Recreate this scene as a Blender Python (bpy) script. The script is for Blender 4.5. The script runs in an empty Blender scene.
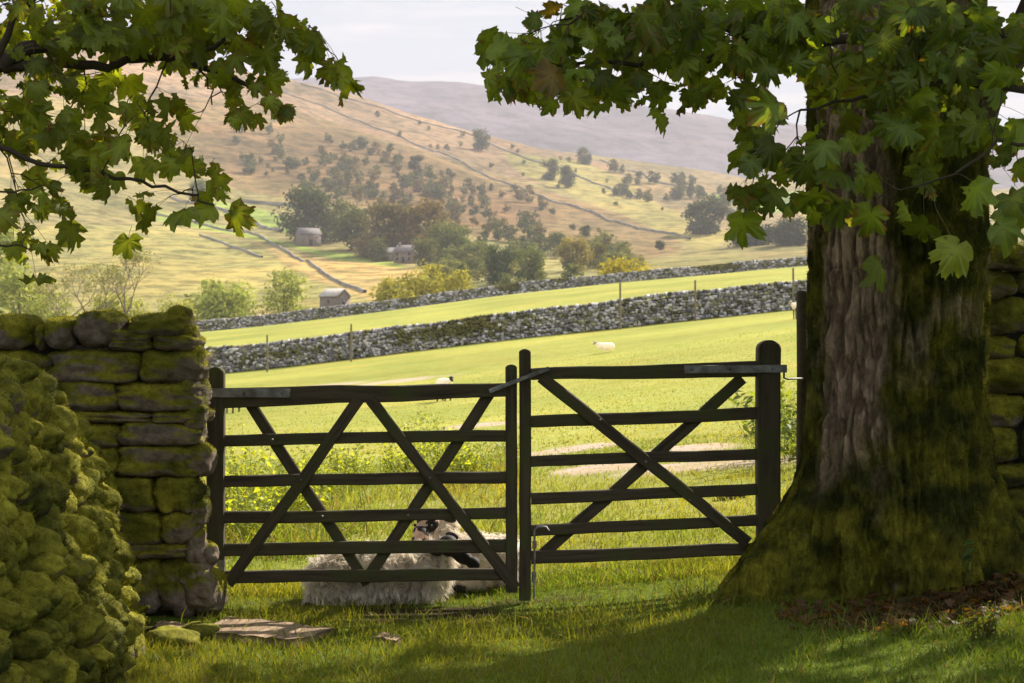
import bpy, bmesh, math, random
import numpy as np
from mathutils import Vector, Matrix

random.seed(7)
RNG = np.random.default_rng(11)
R = math.radians
F = 1700.0; CX = 512.0; CY = 341.5; CAMZ = 1.42
SUN_EL, SUN_AZ = 37.0, 42.0       # azimuth measured clockwise from +Y (towards +X)
scene = bpy.context.scene
col = scene.collection

# ------------------------------------------------------------------ noise
def _hash(ix, iy, iz, s):
    h = (ix.astype(np.int64) * 374761393 + iy.astype(np.int64) * 668265263 + iz.astype(np.int64) * 2147483647 + s * 974634777) & 0xFFFFFFFF
    h = ((h ^ (h >> 13)) * 1274126177) & 0xFFFFFFFF
    h = (h ^ (h >> 16)) & 0xFFFFFFFF
    return h / 4294967295.0
def vnoise(Pt, s=0):
    P0 = np.floor(Pt); f = Pt - P0; f = f * f * (3 - 2 * f)
    x, y, z = P0[:, 0], P0[:, 1], P0[:, 2]; r = 0
    for dx in (0, 1):
        wx = f[:, 0] if dx else 1 - f[:, 0]
        for dy in (0, 1):
            wy = f[:, 1] if dy else 1 - f[:, 1]
            for dz in (0, 1):
                wz = f[:, 2] if dz else 1 - f[:, 2]
                r = r + wx * wy * wz * _hash(x + dx, y + dy, z + dz, s)
    return r * 2 - 1
def fbm(Pt, o=4, s=0, g=.5):
    a = 1; r = 0; t = 0; Q = Pt.copy()
    for k in range(o):
        r = r + a * vnoise(Q, s + k * 17); t += a; a *= g; Q = Q * 2.03 + 5.1
    return r / t
def n3(x, y, z=None):
    x = np.asarray(x, float); y = np.asarray(y, float)
    return np.stack([x, y, np.zeros_like(x) if z is None else z], -1)
def sstep(a, b, x):
    t = np.clip((x - a) / (b - a), 0, 1); return t * t * (3 - 2 * t)

# ------------------------------------------------------------------ object helpers
def mesh_np(name, V, faces, mat=None, parent=None, cols=None, smooth=False, midx=None, uv=None):
    """V (n,3); faces: list of int arrays (m,k) of equal k."""
    V = np.asarray(V, np.float32)
    me = bpy.data.meshes.new(name)
    if isinstance(faces, np.ndarray): faces = [faces]
    faces = [np.asarray(f) for f in faces if len(f)]
    nl = sum(f.size for f in faces); nf = sum(len(f) for f in faces)
    me.vertices.add(len(V)); me.vertices.foreach_set('co', V.ravel())
    me.loops.add(nl); me.polygons.add(nf)
    me.loops.foreach_set('vertex_index', np.concatenate([f.ravel() for f in faces]).astype(np.int32))
    tot = np.concatenate([np.full(len(f), f.shape[1]) for f in faces]).astype(np.int32)
    st = np.concatenate([[0], np.cumsum(tot)[:-1]]).astype(np.int32)
    me.polygons.foreach_set('loop_start', st)
    me.polygons.foreach_set('loop_total', tot)
    if smooth: me.polygons.foreach_set('use_smooth', np.ones(nf, bool))
    for m in (mat if isinstance(mat, (list, tuple)) else [mat]):
        if m: me.materials.append(m)
    if midx is not None: me.polygons.foreach_set('material_index', np.asarray(midx, np.int32))
    me.update(calc_edges=True)
    if cols is not None:
        c = np.asarray(cols, np.float32)
        if c.shape[1] == 3: c = np.concatenate([c, np.ones((len(c), 1), np.float32)], 1)
        a = me.color_attributes.new('Col', 'FLOAT_COLOR', 'POINT'); a.data.foreach_set('color', c.ravel())
    o = bpy.data.objects.new(name, me); col.objects.link(o)
    if parent: o.parent = parent
    return o
def tag(o, label=None, cat=None, group=None, kind=None):
    if label: o['label'] = label
    if cat: o['category'] = cat
    if group: o['group'] = group
    if kind: o['kind'] = kind
    return o
def empty(name, loc=(0, 0, 0), label=None, cat=None, group=None):
    o = bpy.data.objects.new(name, None); col.objects.link(o); o.location = loc
    o.empty_display_size = .1
    return tag(o, label, cat, group)
def relink(o, root):
    """parent o (modelled in world space) to root placed at its base."""
    o.parent = root; o.matrix_parent_inverse = Matrix.Translation(-Vector(root.location))
    return o

# ------------------------------------------------------------------ materials
def newmat(name):
    m = bpy.data.materials.new(name); m.use_nodes = True
    nt = m.node_tree; nt.nodes.clear()
    out = nt.nodes.new('ShaderNodeOutputMaterial')
    return m, nt, out
def N(nt, typ, inp=None, **props):
    n = nt.nodes.new('ShaderNode' + typ)
    for k, v in props.items(): setattr(n, k, v)
    for k, v in (inp or {}).items():
        s = n.inputs[k]
        if isinstance(v, bpy.types.NodeSocket): nt.links.new(v, s)
        elif isinstance(v, bpy.types.Node): nt.links.new(v.outputs[0], s)
        else:
            if s.type == 'RGBA' and len(v) == 3: v = (*v, 1)
            s.default_value = v
    return n
def noise(nt, scale, detail=4, rough=.55, vec=None, dist=0, geo='Object'):
    if vec is None:
        vec = N(nt, 'TexCoord').outputs[geo]
    return N(nt, 'TexNoise', {'Vector': vec, 'Scale': scale, 'Detail': detail, 'Roughness': rough, 'Distortion': dist}).outputs['Fac']
def ramp(nt, fac, stops):
    n = N(nt, 'ValToRGB', {'Fac': fac}); e = n.color_ramp.elements
    while len(e) < len(stops): e.new(.5)
    for q, (p, c) in zip(e, stops):
        q.position = p; q.color = (*c, 1) if not isinstance(c, (int, float)) else (c, c, c, 1)
    return n.outputs['Color']
def mix(nt, fac, a, b, mode='MIX'):
    n = nt.nodes.new('ShaderNodeMix'); n.data_type = 'RGBA'; n.blend_type = mode
    for i, v in ((0, fac), (6, a), (7, b)):
        s = n.inputs[i]
        if isinstance(v, bpy.types.NodeSocket): nt.links.new(v, s)
        elif isinstance(v, (int, float)): s.default_value = v if i == 0 else (v, v, v, 1)
        else: s.default_value = (*v, 1)
    return n.outputs[2]
def colattr(nt): return N(nt, 'Attribute', attribute_name='Col').outputs['Color']
def principled(nt, out, colr, rough=.85, bump=None, strength=.5, dist=.02, spec=.2, metal=0):
    p = N(nt, 'BsdfPrincipled', {'Base Color': colr, 'Roughness': rough, 'Metallic': metal, 'Specular IOR Level': spec})
    if bump is not None:
        b = N(nt, 'Bump', {'Height': bump, 'Strength': strength, 'Distance': dist})
        nt.links.new(b.outputs[0], p.inputs['Normal'])
    nt.links.new(p.outputs[0], out.inputs['Surface']); return p
def thin_leaf(nt, out, colr, trans=.45, tcol=None, gloss=.06, grough=.4):
    d = N(nt, 'BsdfDiffuse', {'Color': colr}); t = N(nt, 'BsdfTranslucent', {'Color': tcol if tcol is not None else colr})
    m = N(nt, 'MixShader', {0: trans, 1: d.outputs[0], 2: t.outputs[0]})
    g = N(nt, 'BsdfGlossy', {'Roughness': grough, 'Color': (1, 1, 1)})
    m2 = N(nt, 'MixShader', {0: gloss, 1: m.outputs[0], 2: g.outputs[0]})
    nt.links.new(m2.outputs[0], out.inputs['Surface'])

def m_leaf(name, k, trans, gloss=.05):
    m, nt, out = newmat(name)
    c = mix(nt, .35, colattr(nt), ramp(nt, noise(nt, 9, 3), [(.3, (.55, .5, .4)), (.7, (1, 1, 1))]), 'MULTIPLY')
    sp = noise(nt, 55, 2, .5)
    c = mix(nt, ramp(nt, sp, [(.66, 0.0), (.70, .75)]), c, (.09, .05, .02))
    tc = mix(nt, 1.0, c, k, 'MULTIPLY')
    thin_leaf(nt, out, c, trans, tc, gloss, .45); return m
MAT_LEAF = m_leaf('sycamore leaf', (2.6, 2.2, .5), .5, .015)
MAT_BLADE = m_leaf('grass blade', (1.7, 1.5, .6), .42, .01)
MAT_FARLEAF = m_leaf('far foliage', (1.3, 1.2, .7), .3, .0)
MAT_MOSSF = m_leaf('moss fuzz', (1.5, 1.4, .6), .35, .0)
def m_wool():
    m, nt, out = newmat('wool'); thin_leaf(nt, out, colattr(nt), .35, None, .02, .6); return m
MAT_WOOL = m_wool()
def m_attr(name, rough=.9, sc=30, st=.5, dist=.01, var=.4, spec=.15):
    m, nt, out = newmat(name)
    nz = noise(nt, sc, 6, .65)
    c = mix(nt, var, colattr(nt), ramp(nt, nz, [(.3, .25), (.7, 1.6)]), 'MULTIPLY')
    principled(nt, out, c, rough, nz, st, dist, spec); return m
MAT_ROCK = m_attr('mossy stone', .92, 26, .9, .02, .55, .12)
MAT_FARSTONE = m_attr('drystone', .9, 3, .6, .05, .35, .1)
def m_bark():
    m, nt, out = newmat('bark')
    mp = N(nt, 'Mapping', {'Vector': N(nt, 'TexCoord').outputs['Object'], 'Scale': (1, 1, .38)}).outputs[0]
    a = noise(nt, 34, 7, .72, mp, .8); b = noise(nt, 9, 4, .6, mp, .5)
    c = mix(nt, .75, colattr(nt), ramp(nt, a, [(.32, .2), (.66, 1.6)]), 'MULTIPLY')
    c = mix(nt, .4, c, ramp(nt, b, [(.35, .5), (.65, 1.4)]), 'MULTIPLY')
    principled(nt, out, c, .93, a, 1.0, .03, .1); return m
MAT_BARK = m_bark()
MAT_SKIN = m_attr('sheep face', .7, 40, .3, .004, .3, .2)
MAT_TWIG = m_attr('twig', .85, 30, .4, .003, .3, .15)
def m_wood(name, base, dark, green=.0, rough=.85):
    m, nt, out = newmat(name)
    tc = N(nt, 'TexCoord').outputs['UV']
    mp = N(nt, 'Mapping', {'Vector': tc, 'Scale': (2.2, 60, 60)}).outputs[0]
    g = N(nt, 'TexNoise', {'Vector': mp, 'Scale': 1.0, 'Detail': 6, 'Roughness': .65, 'Distortion': .6}).outputs['Fac']
    c = ramp(nt, g, [(.3, dark), (.6, base)])
    big = noise(nt, 5, 5, .6)
    c = mix(nt, ramp(nt, big, [(.48, 0.0), (.68, 1.0)]), c, (base[0] * .75, base[1] * 1.05, base[2] * .55)) if green else c
    principled(nt, out, c, rough, g, .7, .004, .2); return m
MAT_GATE = m_wood('weathered gate timber', (.075, .058, .038), (.028, .021, .014), 1)
MAT_PLANK = m_wood('old pale board', (.35, .245, .165), (.10, .065, .042), 0)
def m_metal():
    m, nt, out = newmat('galvanised steel')
    nz = noise(nt, 14, 5, .6)
    c = ramp(nt, nz, [(.35, (.10, .095, .09)), (.65, (.26, .26, .26))])
    principled(nt, out, c, .55, nz, .2, .003, .4, .55); return m
MAT_METAL = m_metal()
def m_dark(name, c):
    m, nt, out = newmat(name); principled(nt, out, ramp(nt, noise(nt, 20, 4), [(.3, tuple(v * .5 for v in c)), (.7, c)]), .95); return m
MAT_CORE = m_dark('wall core earth', (.022, .02, .014))
def m_ground():
    m, nt, out = newmat('meadow ground')
    tc = N(nt, 'TexCoord').outputs['Object']
    a = noise(nt, .13, 8, .68, tc); b = noise(nt, 1.6, 6, .7, tc); d = noise(nt, 14, 5, .7, tc)
    c = mix(nt, ramp(nt, b, [(.35, 0.0), (.65, 1.0)]), colattr(nt), mix(nt, .75, colattr(nt), (.75, .72, .35), 'MULTIPLY'))
    c = mix(nt, .6, c, ramp(nt, a, [(.35, (.66, .82, .7)), (.52, (1, 1, 1)), (.66, (1.3, 1.1, 1.1))]), 'MULTIPLY')
    c = mix(nt, .55, c, ramp(nt, d, [(.3, .5), (.7, 1.4)]), 'MULTIPLY')
    principled(nt, out, c, .95, d, .8, .05, .05); return m
MAT_GROUND = m_ground()
def m_hill(name, s):
    m, nt, out = newmat(name)
    tc = N(nt, 'TexCoord').outputs['Object']
    a = noise(nt, .012 * s, 8, .62, tc, .6); b = noise(nt, .11 * s, 6, .7, tc); 
    c = mix(nt, .8, colattr(nt), ramp(nt, a, [(.34, (.55, .62, .55)), (.5, (1, 1, 1)), (.66, (1.4, 1.2, 1.05))]), 'MULTIPLY')
    c = mix(nt, .75, c, ramp(nt, b, [(.40, (.32, .36, .30)), (.56, (1.2, 1.18, 1.15))]), 'MULTIPLY')
    principled(nt, out, c, .97, b, .7, 1.5 / s, .03); return m
MAT_HILL = m_hill('rough hill pasture', 1.0)
MAT_MOOR = m_hill('distant moor', .25)

# ------------------------------------------------------------------ terrain heights
def zpy(d, py): return CAMZ + d * (CY - py) / F
KP = [-400, 0, 200, 350, 500, 800, 1024, 1424]
ROWS = [
 (4,    [0, 0, 0, 0, 0, 0, 0, 0]),
 (6,    [0, 0, 0, 0, 0, .0, .03, .03]),
 (8,    [0, 0, 0, 0, 0, .06, .2, .22]),
 (9.3,  [-.03, -.03, -.03, -.04, -.03, .13, .28, .3]),
 (11,   [-.06, -.06, -.05, -.06, -.03, .15, .3, .32]),
 (20,   [-.5, -.4, -.3, -.15, 0, .3, .45, .6]),
 (40,   [-1.8, -1.2, -.8, -.55, -.3, .7, 1.1, 1.5]),
 (70,   [-2.8, -1.8, -1.11, -.7, -.08, 1.9, 2.6, 3.3]),
 (110,  [-4, -2.2, -.75, .35, 1.7, 3.6, 4.75, 6]),
 (170,  [-4, -1, 1.07, 2.5, 4.07, 7.07, 8.6, 11]),
 (240,  [-2.5, .9, 2.9, 5.4, 8.55, 12.6, 14.3, 17]),
 (300,  [-8, -4, -2, .8, 4, 8, 10, 12]),
]
HR = [420, 520, 620, 760, 900, 1050, 1200, 1400, 1600]
HPY = [[325, 290, 255, 200, 150, 100, 60, 20, 10],
       [325, 287, 250, 205, 165, 120, 80, 35, 20],
       [325, 290, 262, 230, 195, 152, 115, 68, 40],
       [305, 279, 257, 228, 202, 171, 142, 110, 91],
       [287, 271, 258, 240, 218, 195, 172, 150, 138],
       [268, 262, 256, 247, 236, 224, 212, 198, 186],
       [262, 255, 248, 238, 228, 218, 208, 200, 192],
       [250, 240, 230, 215, 205, 195, 185, 178, 170]]
for k, d in enumerate(HR): ROWS.append((d, [zpy(d, HPY[c][k]) for c in range(8)]))
z16 = np.array(ROWS[-1][1])
ROWS.append((1850, list(z16 - 25))); ROWS.append((2300, list(z16 * .9)))
FAR = [64, 66, 70, 77, 85, 122, 150, 180]
ROWS.append((2700, [zpy(2700, p + 45) for p in FAR]))
ROWS.append((3200, [zpy(3200, p) for p in FAR]))
ROWS.append((3500, [zpy(3500, p) for p in FAR])); ROWS.append((4200, [zpy(3200, p) - 60 for p in FAR]))
LD = np.linspace(math.log(4), math.log(4200), 260); LP = np.arange(-700, 1725, 20)
_rd = np.log([r[0] for r in ROWS]); _rz = np.array([r[1] for r in ROWS])
_g1 = np.array([np.interp(LD, _rd, _rz[:, c]) for c in range(8)])            # (8, nd)
TG = np.array([np.interp(LP, KP, _g1[:, j]) for j in range(len(LD))])          # (nd, np)
def smooth1(A, s, ax):
    k = np.arange(-3 * s, 3 * s + 1); w = np.exp(-.5 * (k / s) ** 2); w /= w.sum()
    B = np.pad(A, [(3 * s, 3 * s) if i == ax else (0, 0) for i in (0, 1)], mode='edge')
    return np.apply_along_axis(lambda v: np.convolve(v, w, 'valid'), ax, B)
TGs = smooth1(TG, 3, 1); TGs2 = smooth1(TGs, 2, 0)
TG = TGs2
def H(x, y):
    x = np.asarray(x, float); y = np.asarray(y, float)
    yy = np.maximum(y, 4.0)
    u = CX + F * x / np.sqrt(yy ** 2 + 4.0)
    u = np.clip(u, LP[0], LP[-1] - .01); l = np.clip(np.log(yy), LD[0], LD[-1] - 1e-6)
    a = (u - LP[0]) / 20; b = (l - LD[0]) / (LD[1] - LD[0])
    ia = np.floor(a).astype(int); ib = np.floor(b).astype(int)
    fa = a - ia; fb = b - ib; ia2 = np.minimum(ia + 1, len(LP) - 1); ib2 = np.minimum(ib + 1, len(LD) - 1)
    z = (TG[ib, ia] * (1 - fa) + TG[ib, ia2] * fa) * (1 - fb) + (TG[ib2, ia] * (1 - fa) + TG[ib2, ia2] * fa) * fb
    sh = np.shape(z); X = n3(np.ravel(x + 0 * y), np.ravel(y + 0 * x))
    far = sstep(350, 600, np.ravel(y + 0 * x))
    nz = fbm(X / 1.1, 2, 3) * .03 * (1 - sstep(20, 60, X[:, 1])) + fbm(X / 14, 3, 5) * .12 * sstep(12, 40, X[:, 1]) * (1 - far) \
        + far * fbm(X / 130, 5, 9) * (5 + X[:, 1] * .004)
    return z + nz.reshape(sh)
def h1(x, y): return float(H(np.array([x]), np.array([y]))[0])
_DS = np.exp(np.linspace(math.log(4.2), math.log(4000), 2500))
def G(px, py, dmin=4.2):
    """first terrain point seen at that pixel, beyond dmin"""
    x = (px - CX) / F * _DS; z = H(x, _DS); p = CY - F * (z - CAMZ) / _DS
    ok = np.where((p <= py) & (_DS >= dmin))[0]
    i = ok[0] if len(ok) else len(_DS) - 1
    return Vector((x[i], _DS[i], z[i]))
def P(px, py, d): return Vector(((px - CX) / F * d, d, CAMZ + (CY - py) / F * d))

def inpoly(px, py, poly):
    r = np.zeros(px.shape, bool); n = len(poly)
    for i in range(n):
        x0, y0 = poly[i]; x1, y1 = poly[(i + 1) % n]
        if y0 == y1: continue
        c = ((y0 > py) != (y1 > py)) & (px < (x1 - x0) * (py - y0) / (y1 - y0) + x0); r ^= c
    return r
def sheet(name, y0, y1, ny, nx, wk, mat, colf):
    ys = np.exp(np.linspace(math.log(y0 + 16), math.log(y1 + 16), ny)) - 16 if y0 < 30 else np.exp(np.linspace(math.log(y0), math.log(y1), ny))
    s = np.linspace(-1, 1, nx)
    if y0 < 0: pass
    w = np.sqrt(wk ** 2 + (.75 * ys) ** 2)
    X = s[None, :] * w[:, None]; Y = np.repeat(ys[:, None], nx, 1)
    Z = H(X.ravel(), Y.ravel())
    V = np.stack([X.ravel(), Y.ravel(), Z], -1)
    i = np.arange(ny - 1)[:, None] * nx + np.arange(nx - 1)[None, :]
    Fq = np.stack([i, i + 1, i + nx + 1, i + nx], -1).reshape(-1, 4)
    o = mesh_np(name, V, Fq, mat, None, colf(V), True); o['kind'] = 'structure'; return o
# ---- colour of the ground
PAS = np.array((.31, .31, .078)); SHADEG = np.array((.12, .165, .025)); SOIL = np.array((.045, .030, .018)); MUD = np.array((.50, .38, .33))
def blob(X, cx, cy, rx, ry, s):
    q = ((X[:, 0] - cx) / rx) ** 2 + ((X[:, 1] - cy) / ry) ** 2
    return np.clip(1.3 - q + .9 * fbm(X * s, 3, 41), 0, 1)
DIRT = []   # soil patches (x, y, rx, ry)
for px, py, rx, ry in ((350, 604, .5, .22), (430, 612, .5, .2), (470, 618, .35, .12), (510, 603, .2, .1), (390, 622, .25, .1), (180, 632, .3, .2), (560, 600, .2, .1)):
    g = G(px, py); DIRT.append((g.x, g.y, rx, ry, 4.0))
LITTER = [(2.35, 8.25, 1.0, .55, 3.0), (3.2, 7.9, 1.1, .6, 3.0)]
MUDP = []
for px, py, rx, ry in ((570, 450, .7, .8), (595, 468, .5, .6), (722, 465, 1.0, .6), (690, 447, .6, .8), (400, 381, 2.4, 1.2), (480, 425, .8, .9), (335, 385, 1.8, 1.0)):
    g = G(px, py); MUDP.append((g.x, g.y, rx, ry, .9))
def dirtmask(X):
    r = np.zeros(len(X))
    for a in DIRT + LITTER: r = np.maximum(r, blob(X, *a))
    return r
def mudmask(X):
    r = np.zeros(len(X))
    for a in MUDP: r = np.maximum(r, blob(X, *a))
    return r
def ground_col(V):
    X = V.copy(); X[:, 2] = 0
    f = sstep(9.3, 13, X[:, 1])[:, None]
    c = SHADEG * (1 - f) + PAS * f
    n = fbm(X / 9, 4, 77)[:, None]
    c = c * (1 + .25 * n)
    c = c * (1 - .0 * f)
    d = dirtmask(X)[:, None]; m = mudmask(X)[:, None]
    c = c * (1 - d) + SOIL * d; c = c * (1 - m) + MUD * m
    return c
HILLP = [  # (polygon of the hillside seen from the gate, colour)
 ([(-400, -50), (1500, -50), (1500, 400), (-400, 400)], (.27, .24, .10)),
 ([(-200, 20), (150, 20), (300, 70), (430, 108), (560, 150), (700, 190), (700, 215), (560, 190), (400, 150), (230, 100), (-200, 90)], (.30, .215, .13)),
 ([(150, 90), (300, 112), (420, 150), (560, 195), (700, 240), (640, 262), (560, 250), (470, 235), (420, 212), (330, 205), (240, 190), (150, 150)], (.24, .175, .08)),
 ([(190, 120), (330, 130), (440, 160), (540, 205), (560, 225), (450, 225), (330, 190), (210, 170)], (.19, .13, .06)),
 ([(500, 150), (580, 160), (640, 185), (740, 240), (700, 250), (600, 205), (520, 175)], (.30, .27, .09)),
 ([(600, 160), (720, 168), (800, 200), (800, 240), (740, 235), (660, 205)], (.23, .19, .10)),
 ([(470, 235), (560, 250), (640, 262), (740, 250), (800, 300), (450, 300)], (.27, .26, .10)),
 ([(160, 212), (250, 232), (300, 246), (395, 262), (440, 282), (400, 295), (330, 258), (262, 240), (160, 222)], (.26, .33, .07)),
 ([(205, 202), (240, 203), (300, 222), (330, 232), (320, 240), (240, 222)], (.24, .32, .07)),
 ([(255, 243), (330, 260), (420, 270), (440, 300), (370, 300), (310, 278)], (.36, .28, .11)),
 ([(-100, 225), (160, 225), (250, 243), (310, 280), (380, 306), (200, 312), (-100, 330)], (.30, .285, .10)),
 ([(700, 195), (800, 192), (900, 205), (900, 215), (760, 212)], (.24, .33, .09)),
]
def hill_col(V):
    X = V.copy(); X[:, 2] = 0
    px = CX + F * V[:, 0] / V[:, 1]; py = CY - F * (V[:, 2] - CAMZ) / V[:, 1]
    j = fbm(X / 25, 3, 21) * 5
    c = np.zeros((len(V), 3))
    for poly, k in HILLP:
        m = inpoly(px + j * 2, py + j * .8, poly); c[m] = k
    q = fbm(np.stack([X[:, 0] / 60, X[:, 1] / 160, X[:, 2]], -1), 4, 31)
    c *= (1 + .35 * q)[:, None] * .76 * np.array((1.05, .975, .94))
    return c
def moor_col(V):
    q = fbm(V / 220, 4, 51)
    return np.array((.085, .068, .085)) * (1 + .5 * q)[:, None]
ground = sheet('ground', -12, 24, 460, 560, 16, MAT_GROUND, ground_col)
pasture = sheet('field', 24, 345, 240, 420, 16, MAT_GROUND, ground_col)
hill = sheet('hillside', 345, 1750, 300, 850, 16, MAT_HILL, hill_col)
moor = sheet('moor', 1750, 4150, 70, 300, 16, MAT_MOOR, moor_col)

# ------------------------------------------------------------------ strands (grass, wool, moss)
def strands(Pt, D, Gv, L, W, C0, C1, seed=1, segs=2):
    """thin tapered blades. Pt base (n,3); D unit dir; Gv bend vector; L, W (n,); colours at base / tip"""
    n = len(Pt); rg = np.random.default_rng(seed)
    rv = rg.normal(size=(n, 3)); S = np.cross(D, rv); S /= np.linalg.norm(S, axis=1, keepdims=True) + 1e-9
    L = L[:, None]; W = W[:, None]
    M1 = Pt + D * L * .5 + Gv * L * .12; T = Pt + D * L * .92 + Gv * L * .5
    V = np.stack([Pt - S * W * .5, Pt + S * W * .5, M1 + S * W * .4, M1 - S * W * .4, T], 1).reshape(-1, 3)
    b = np.arange(n)[:, None] * 5
    Q = b + np.array([0, 1, 2, 3]); Tt = b + np.array([3, 2, 4])
    C = np.stack([C0, C0, (C0 + C1) / 2, (C0 + C1) / 2, C1], 1).reshape(-1, 3)
    return V, [Q, Tt], C
def grass(name, n, y0, y1, L, W, seed, colr, dry=.15, label=None, xlim=None, maskf=None, clump=0, lean=.35, power=1.0, soft=.5):
    rg = np.random.default_rng(seed)
    y = y0 + (y1 - y0) * rg.random(n) ** power
    x = (rg.random(n) * 2 - 1) * (.335 * y + soft)
    if clump:
        nc = n // clump; yc = y0 + (y1 - y0) * rg.random(nc) ** power; xc = (rg.random(nc) * 2 - 1) * (.335 * yc + soft)
        k = rg.integers(0, nc, n); x = xc[k] + rg.normal(size=n) * L * .5; y = yc[k] + rg.normal(size=n) * L * .5
    X = n3(x, y)
    nz = fbm(X * 1.3, 3, seed)
    keep = rg.random(n) < np.clip(.85 + .5 * nz, .55, 1) * (1 - dirtmask(X) * .88) * (1 - .9 * mudmask(X))
    if maskf is not None: keep &= maskf(X)
    X = X[keep]; n = len(X); nz = nz[keep]
    z = H(X[:, 0], X[:, 1]) - .004; Pt = np.stack([X[:, 0], X[:, 1], z], -1)
    az = rg.random(n) * 6.283; ln = np.abs(rg.normal(size=n)) * lean
    D = np.stack([np.cos(az) * ln, np.sin(az) * ln, np.ones(n)], -1); D /= np.linalg.norm(D, axis=1, keepdims=True)
    g2 = az + rg.normal(size=n) * .6
    Gv = np.stack([np.cos(g2), np.sin(g2), -np.full(n, .55)], -1) * rg.random((n, 1)) * 1.1
    Ls = L * (.45 + .9 * rg.random(n) ** 1.6) * (1 + .5 * np.clip(nz, -.3, 1)); Ws = W * (.6 + .8 * rg.random(n))
    big = fbm(X * .6, 3, 91)
    c = np.array(colr)[None] * (.75 + .5 * rg.random((n, 1))) * (1 + .35 * big[:, None])
    c[:, 0] *= 1 + .5 * np.clip(big, -.3, 1)
    dr = rg.random(n) < dry; c[dr] = np.array((.26, .21, .09)) * (.5 + .6 * rg.random((dr.sum(), 1)))
    V, Fc, C = strands(Pt, D, Gv, Ls, Ws, c * .8 + np.array((.02, .015, .004)), c, seed)
    o = mesh_np(name, V, Fc, MAT_BLADE, None, C)
    return tag(o, label, 'grass', None, 'stuff')
def notwall(X):   # keep grass out of the walls and trunk
    a = X[:, 0] > -1.63 - .18 * np.maximum(X[:, 1] - 7, 0)
    b = ~((X[:, 0] < -1.62) & (X[:, 1] > 8.6) & (X[:, 1] < 9.3))
    c = ((X[:, 0] - 2.04) ** 2 + (X[:, 1] - 9.0) ** 2) > .62 ** 2
    return a & b & c
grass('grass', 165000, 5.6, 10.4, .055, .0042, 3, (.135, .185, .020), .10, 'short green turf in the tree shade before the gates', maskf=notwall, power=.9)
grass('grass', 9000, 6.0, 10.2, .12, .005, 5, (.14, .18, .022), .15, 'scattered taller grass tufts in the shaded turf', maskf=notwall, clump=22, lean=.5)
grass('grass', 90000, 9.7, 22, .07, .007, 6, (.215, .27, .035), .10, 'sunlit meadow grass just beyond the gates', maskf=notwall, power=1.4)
grass('grass', 26000, 11.5, 24, .24, .010, 8, (.24, .27, .045), .25, 'tall tussocks of sunlit grass beyond the wider gate', clump=30, lean=.45,
      maskf=lambda X: (X[:, 0] < .1 + 0 * X[:, 1]) & (fbm(X / 1.6, 3, 13) > -.15))
grass('grass', 45000, 20, 75, .045, .022, 9, (.27, .29, .045), .08, 'sunlit grass across the middle of the sheep field', power=1.2)

# ------------------------------------------------------------------ rocks
def cube_sphere(n):
    V = []; Fq = []
    for ax in range(3):
        for sg in (-1, 1):
            b = len(V)
            for i in range(n + 1):
                for j in range(n + 1):
                    a, c = math.tan((i / n * 2 - 1) * math.pi / 4), math.tan((j / n * 2 - 1) * math.pi / 4)
                    p = [0, 0, 0]; p[ax] = sg; p[(ax + 1) % 3] = a; p[(ax + 2) % 3] = c; V.append(p)
            for i in range(n):
                for j in range(n):
                    q = [b + i * (n + 1) + j, b + (i + 1) * (n + 1) + j, b + (i + 1) * (n + 1) + j + 1, b + i * (n + 1) + j + 1]
                    Fq.append(q if sg > 0 else q[::-1])
    V = np.array(V, float); key = {}; idx = []
    U = []
    for v in np.round(V, 5):
        k = tuple(v)
        if k not in key: key[k] = len(U); U.append(v)
        idx.append(key[k])
    return np.array(U), np.array(idx)[np.array(Fq)]
CS = {n: cube_sphere(n) for n in (2, 3, 12)}
def rotm(rx, ry, rz):
    return np.array(Matrix.Rotation(rz, 3, 'Z') @ Matrix.Rotation(ry, 3, 'Y') @ Matrix.Rotation(rx, 3, 'X'))
def rock(c, dims, rot=(0, 0, 0), n=12, k=4.0, amp=.12, freq=1.6, seed=0, fine=.02, lump=0):
    """returns V, F of a rounded, worn block; dims = half sizes"""
    U, Fq = CS[n]; nm = (np.abs(U) ** k).sum(1) ** (1 / k); V = U / nm[:, None]
    if n > 3:
        V = V * (1 + amp * fbm(V * freq + seed * 7.3, 3, seed))[:, None]
    else:
        V = V * (1 + amp * (RNG.random(len(V)) - .5) * 2)[:, None]
    V = V * np.array(dims)
    if lump and n > 3: V = V * (1 + lump * (.45 - np.abs(vnoise(V * 13 + seed * 3.1, seed)) - .5 * np.abs(vnoise(V * 25 + seed, seed))))[:, None]
    if fine and n > 3: V = V * (1 + fine * fbm(V * 28 + seed, 3, seed + 5))[:, None]
    return V @ rotm(*rot).T + np.array(c), Fq
class Bag:
    def __init__(s): s.V = []; s.F = []; s.C = []; s.n = 0
    def add(s, V, Fq, C):
        s.V.append(V); s.F.append(Fq + s.n); s.n += len(V)
        C = np.asarray(C, float); s.C.append(np.repeat(C[None], len(V), 0) if C.ndim == 1 else C)
    def get(s): return np.concatenate(s.V), np.concatenate(s.F), np.concatenate(s.C)
def vnormals(V, Fq):
    a = V[Fq[:, 0]]; n = np.cross(V[Fq[:, 2]] - a, V[Fq[:, 3]] - V[Fq[:, 1]])
    N_ = np.zeros_like(V)
    for k in range(4): np.add.at(N_, Fq[:, k], n)
    return N_ / (np.linalg.norm(N_, axis=1, keepdims=True) + 1e-12)
MOSS = np.array((.045, .052, .009)); MOSS2 = np.array((.235, .218, .023)); STONE = np.array((.16, .125, .10))
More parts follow.
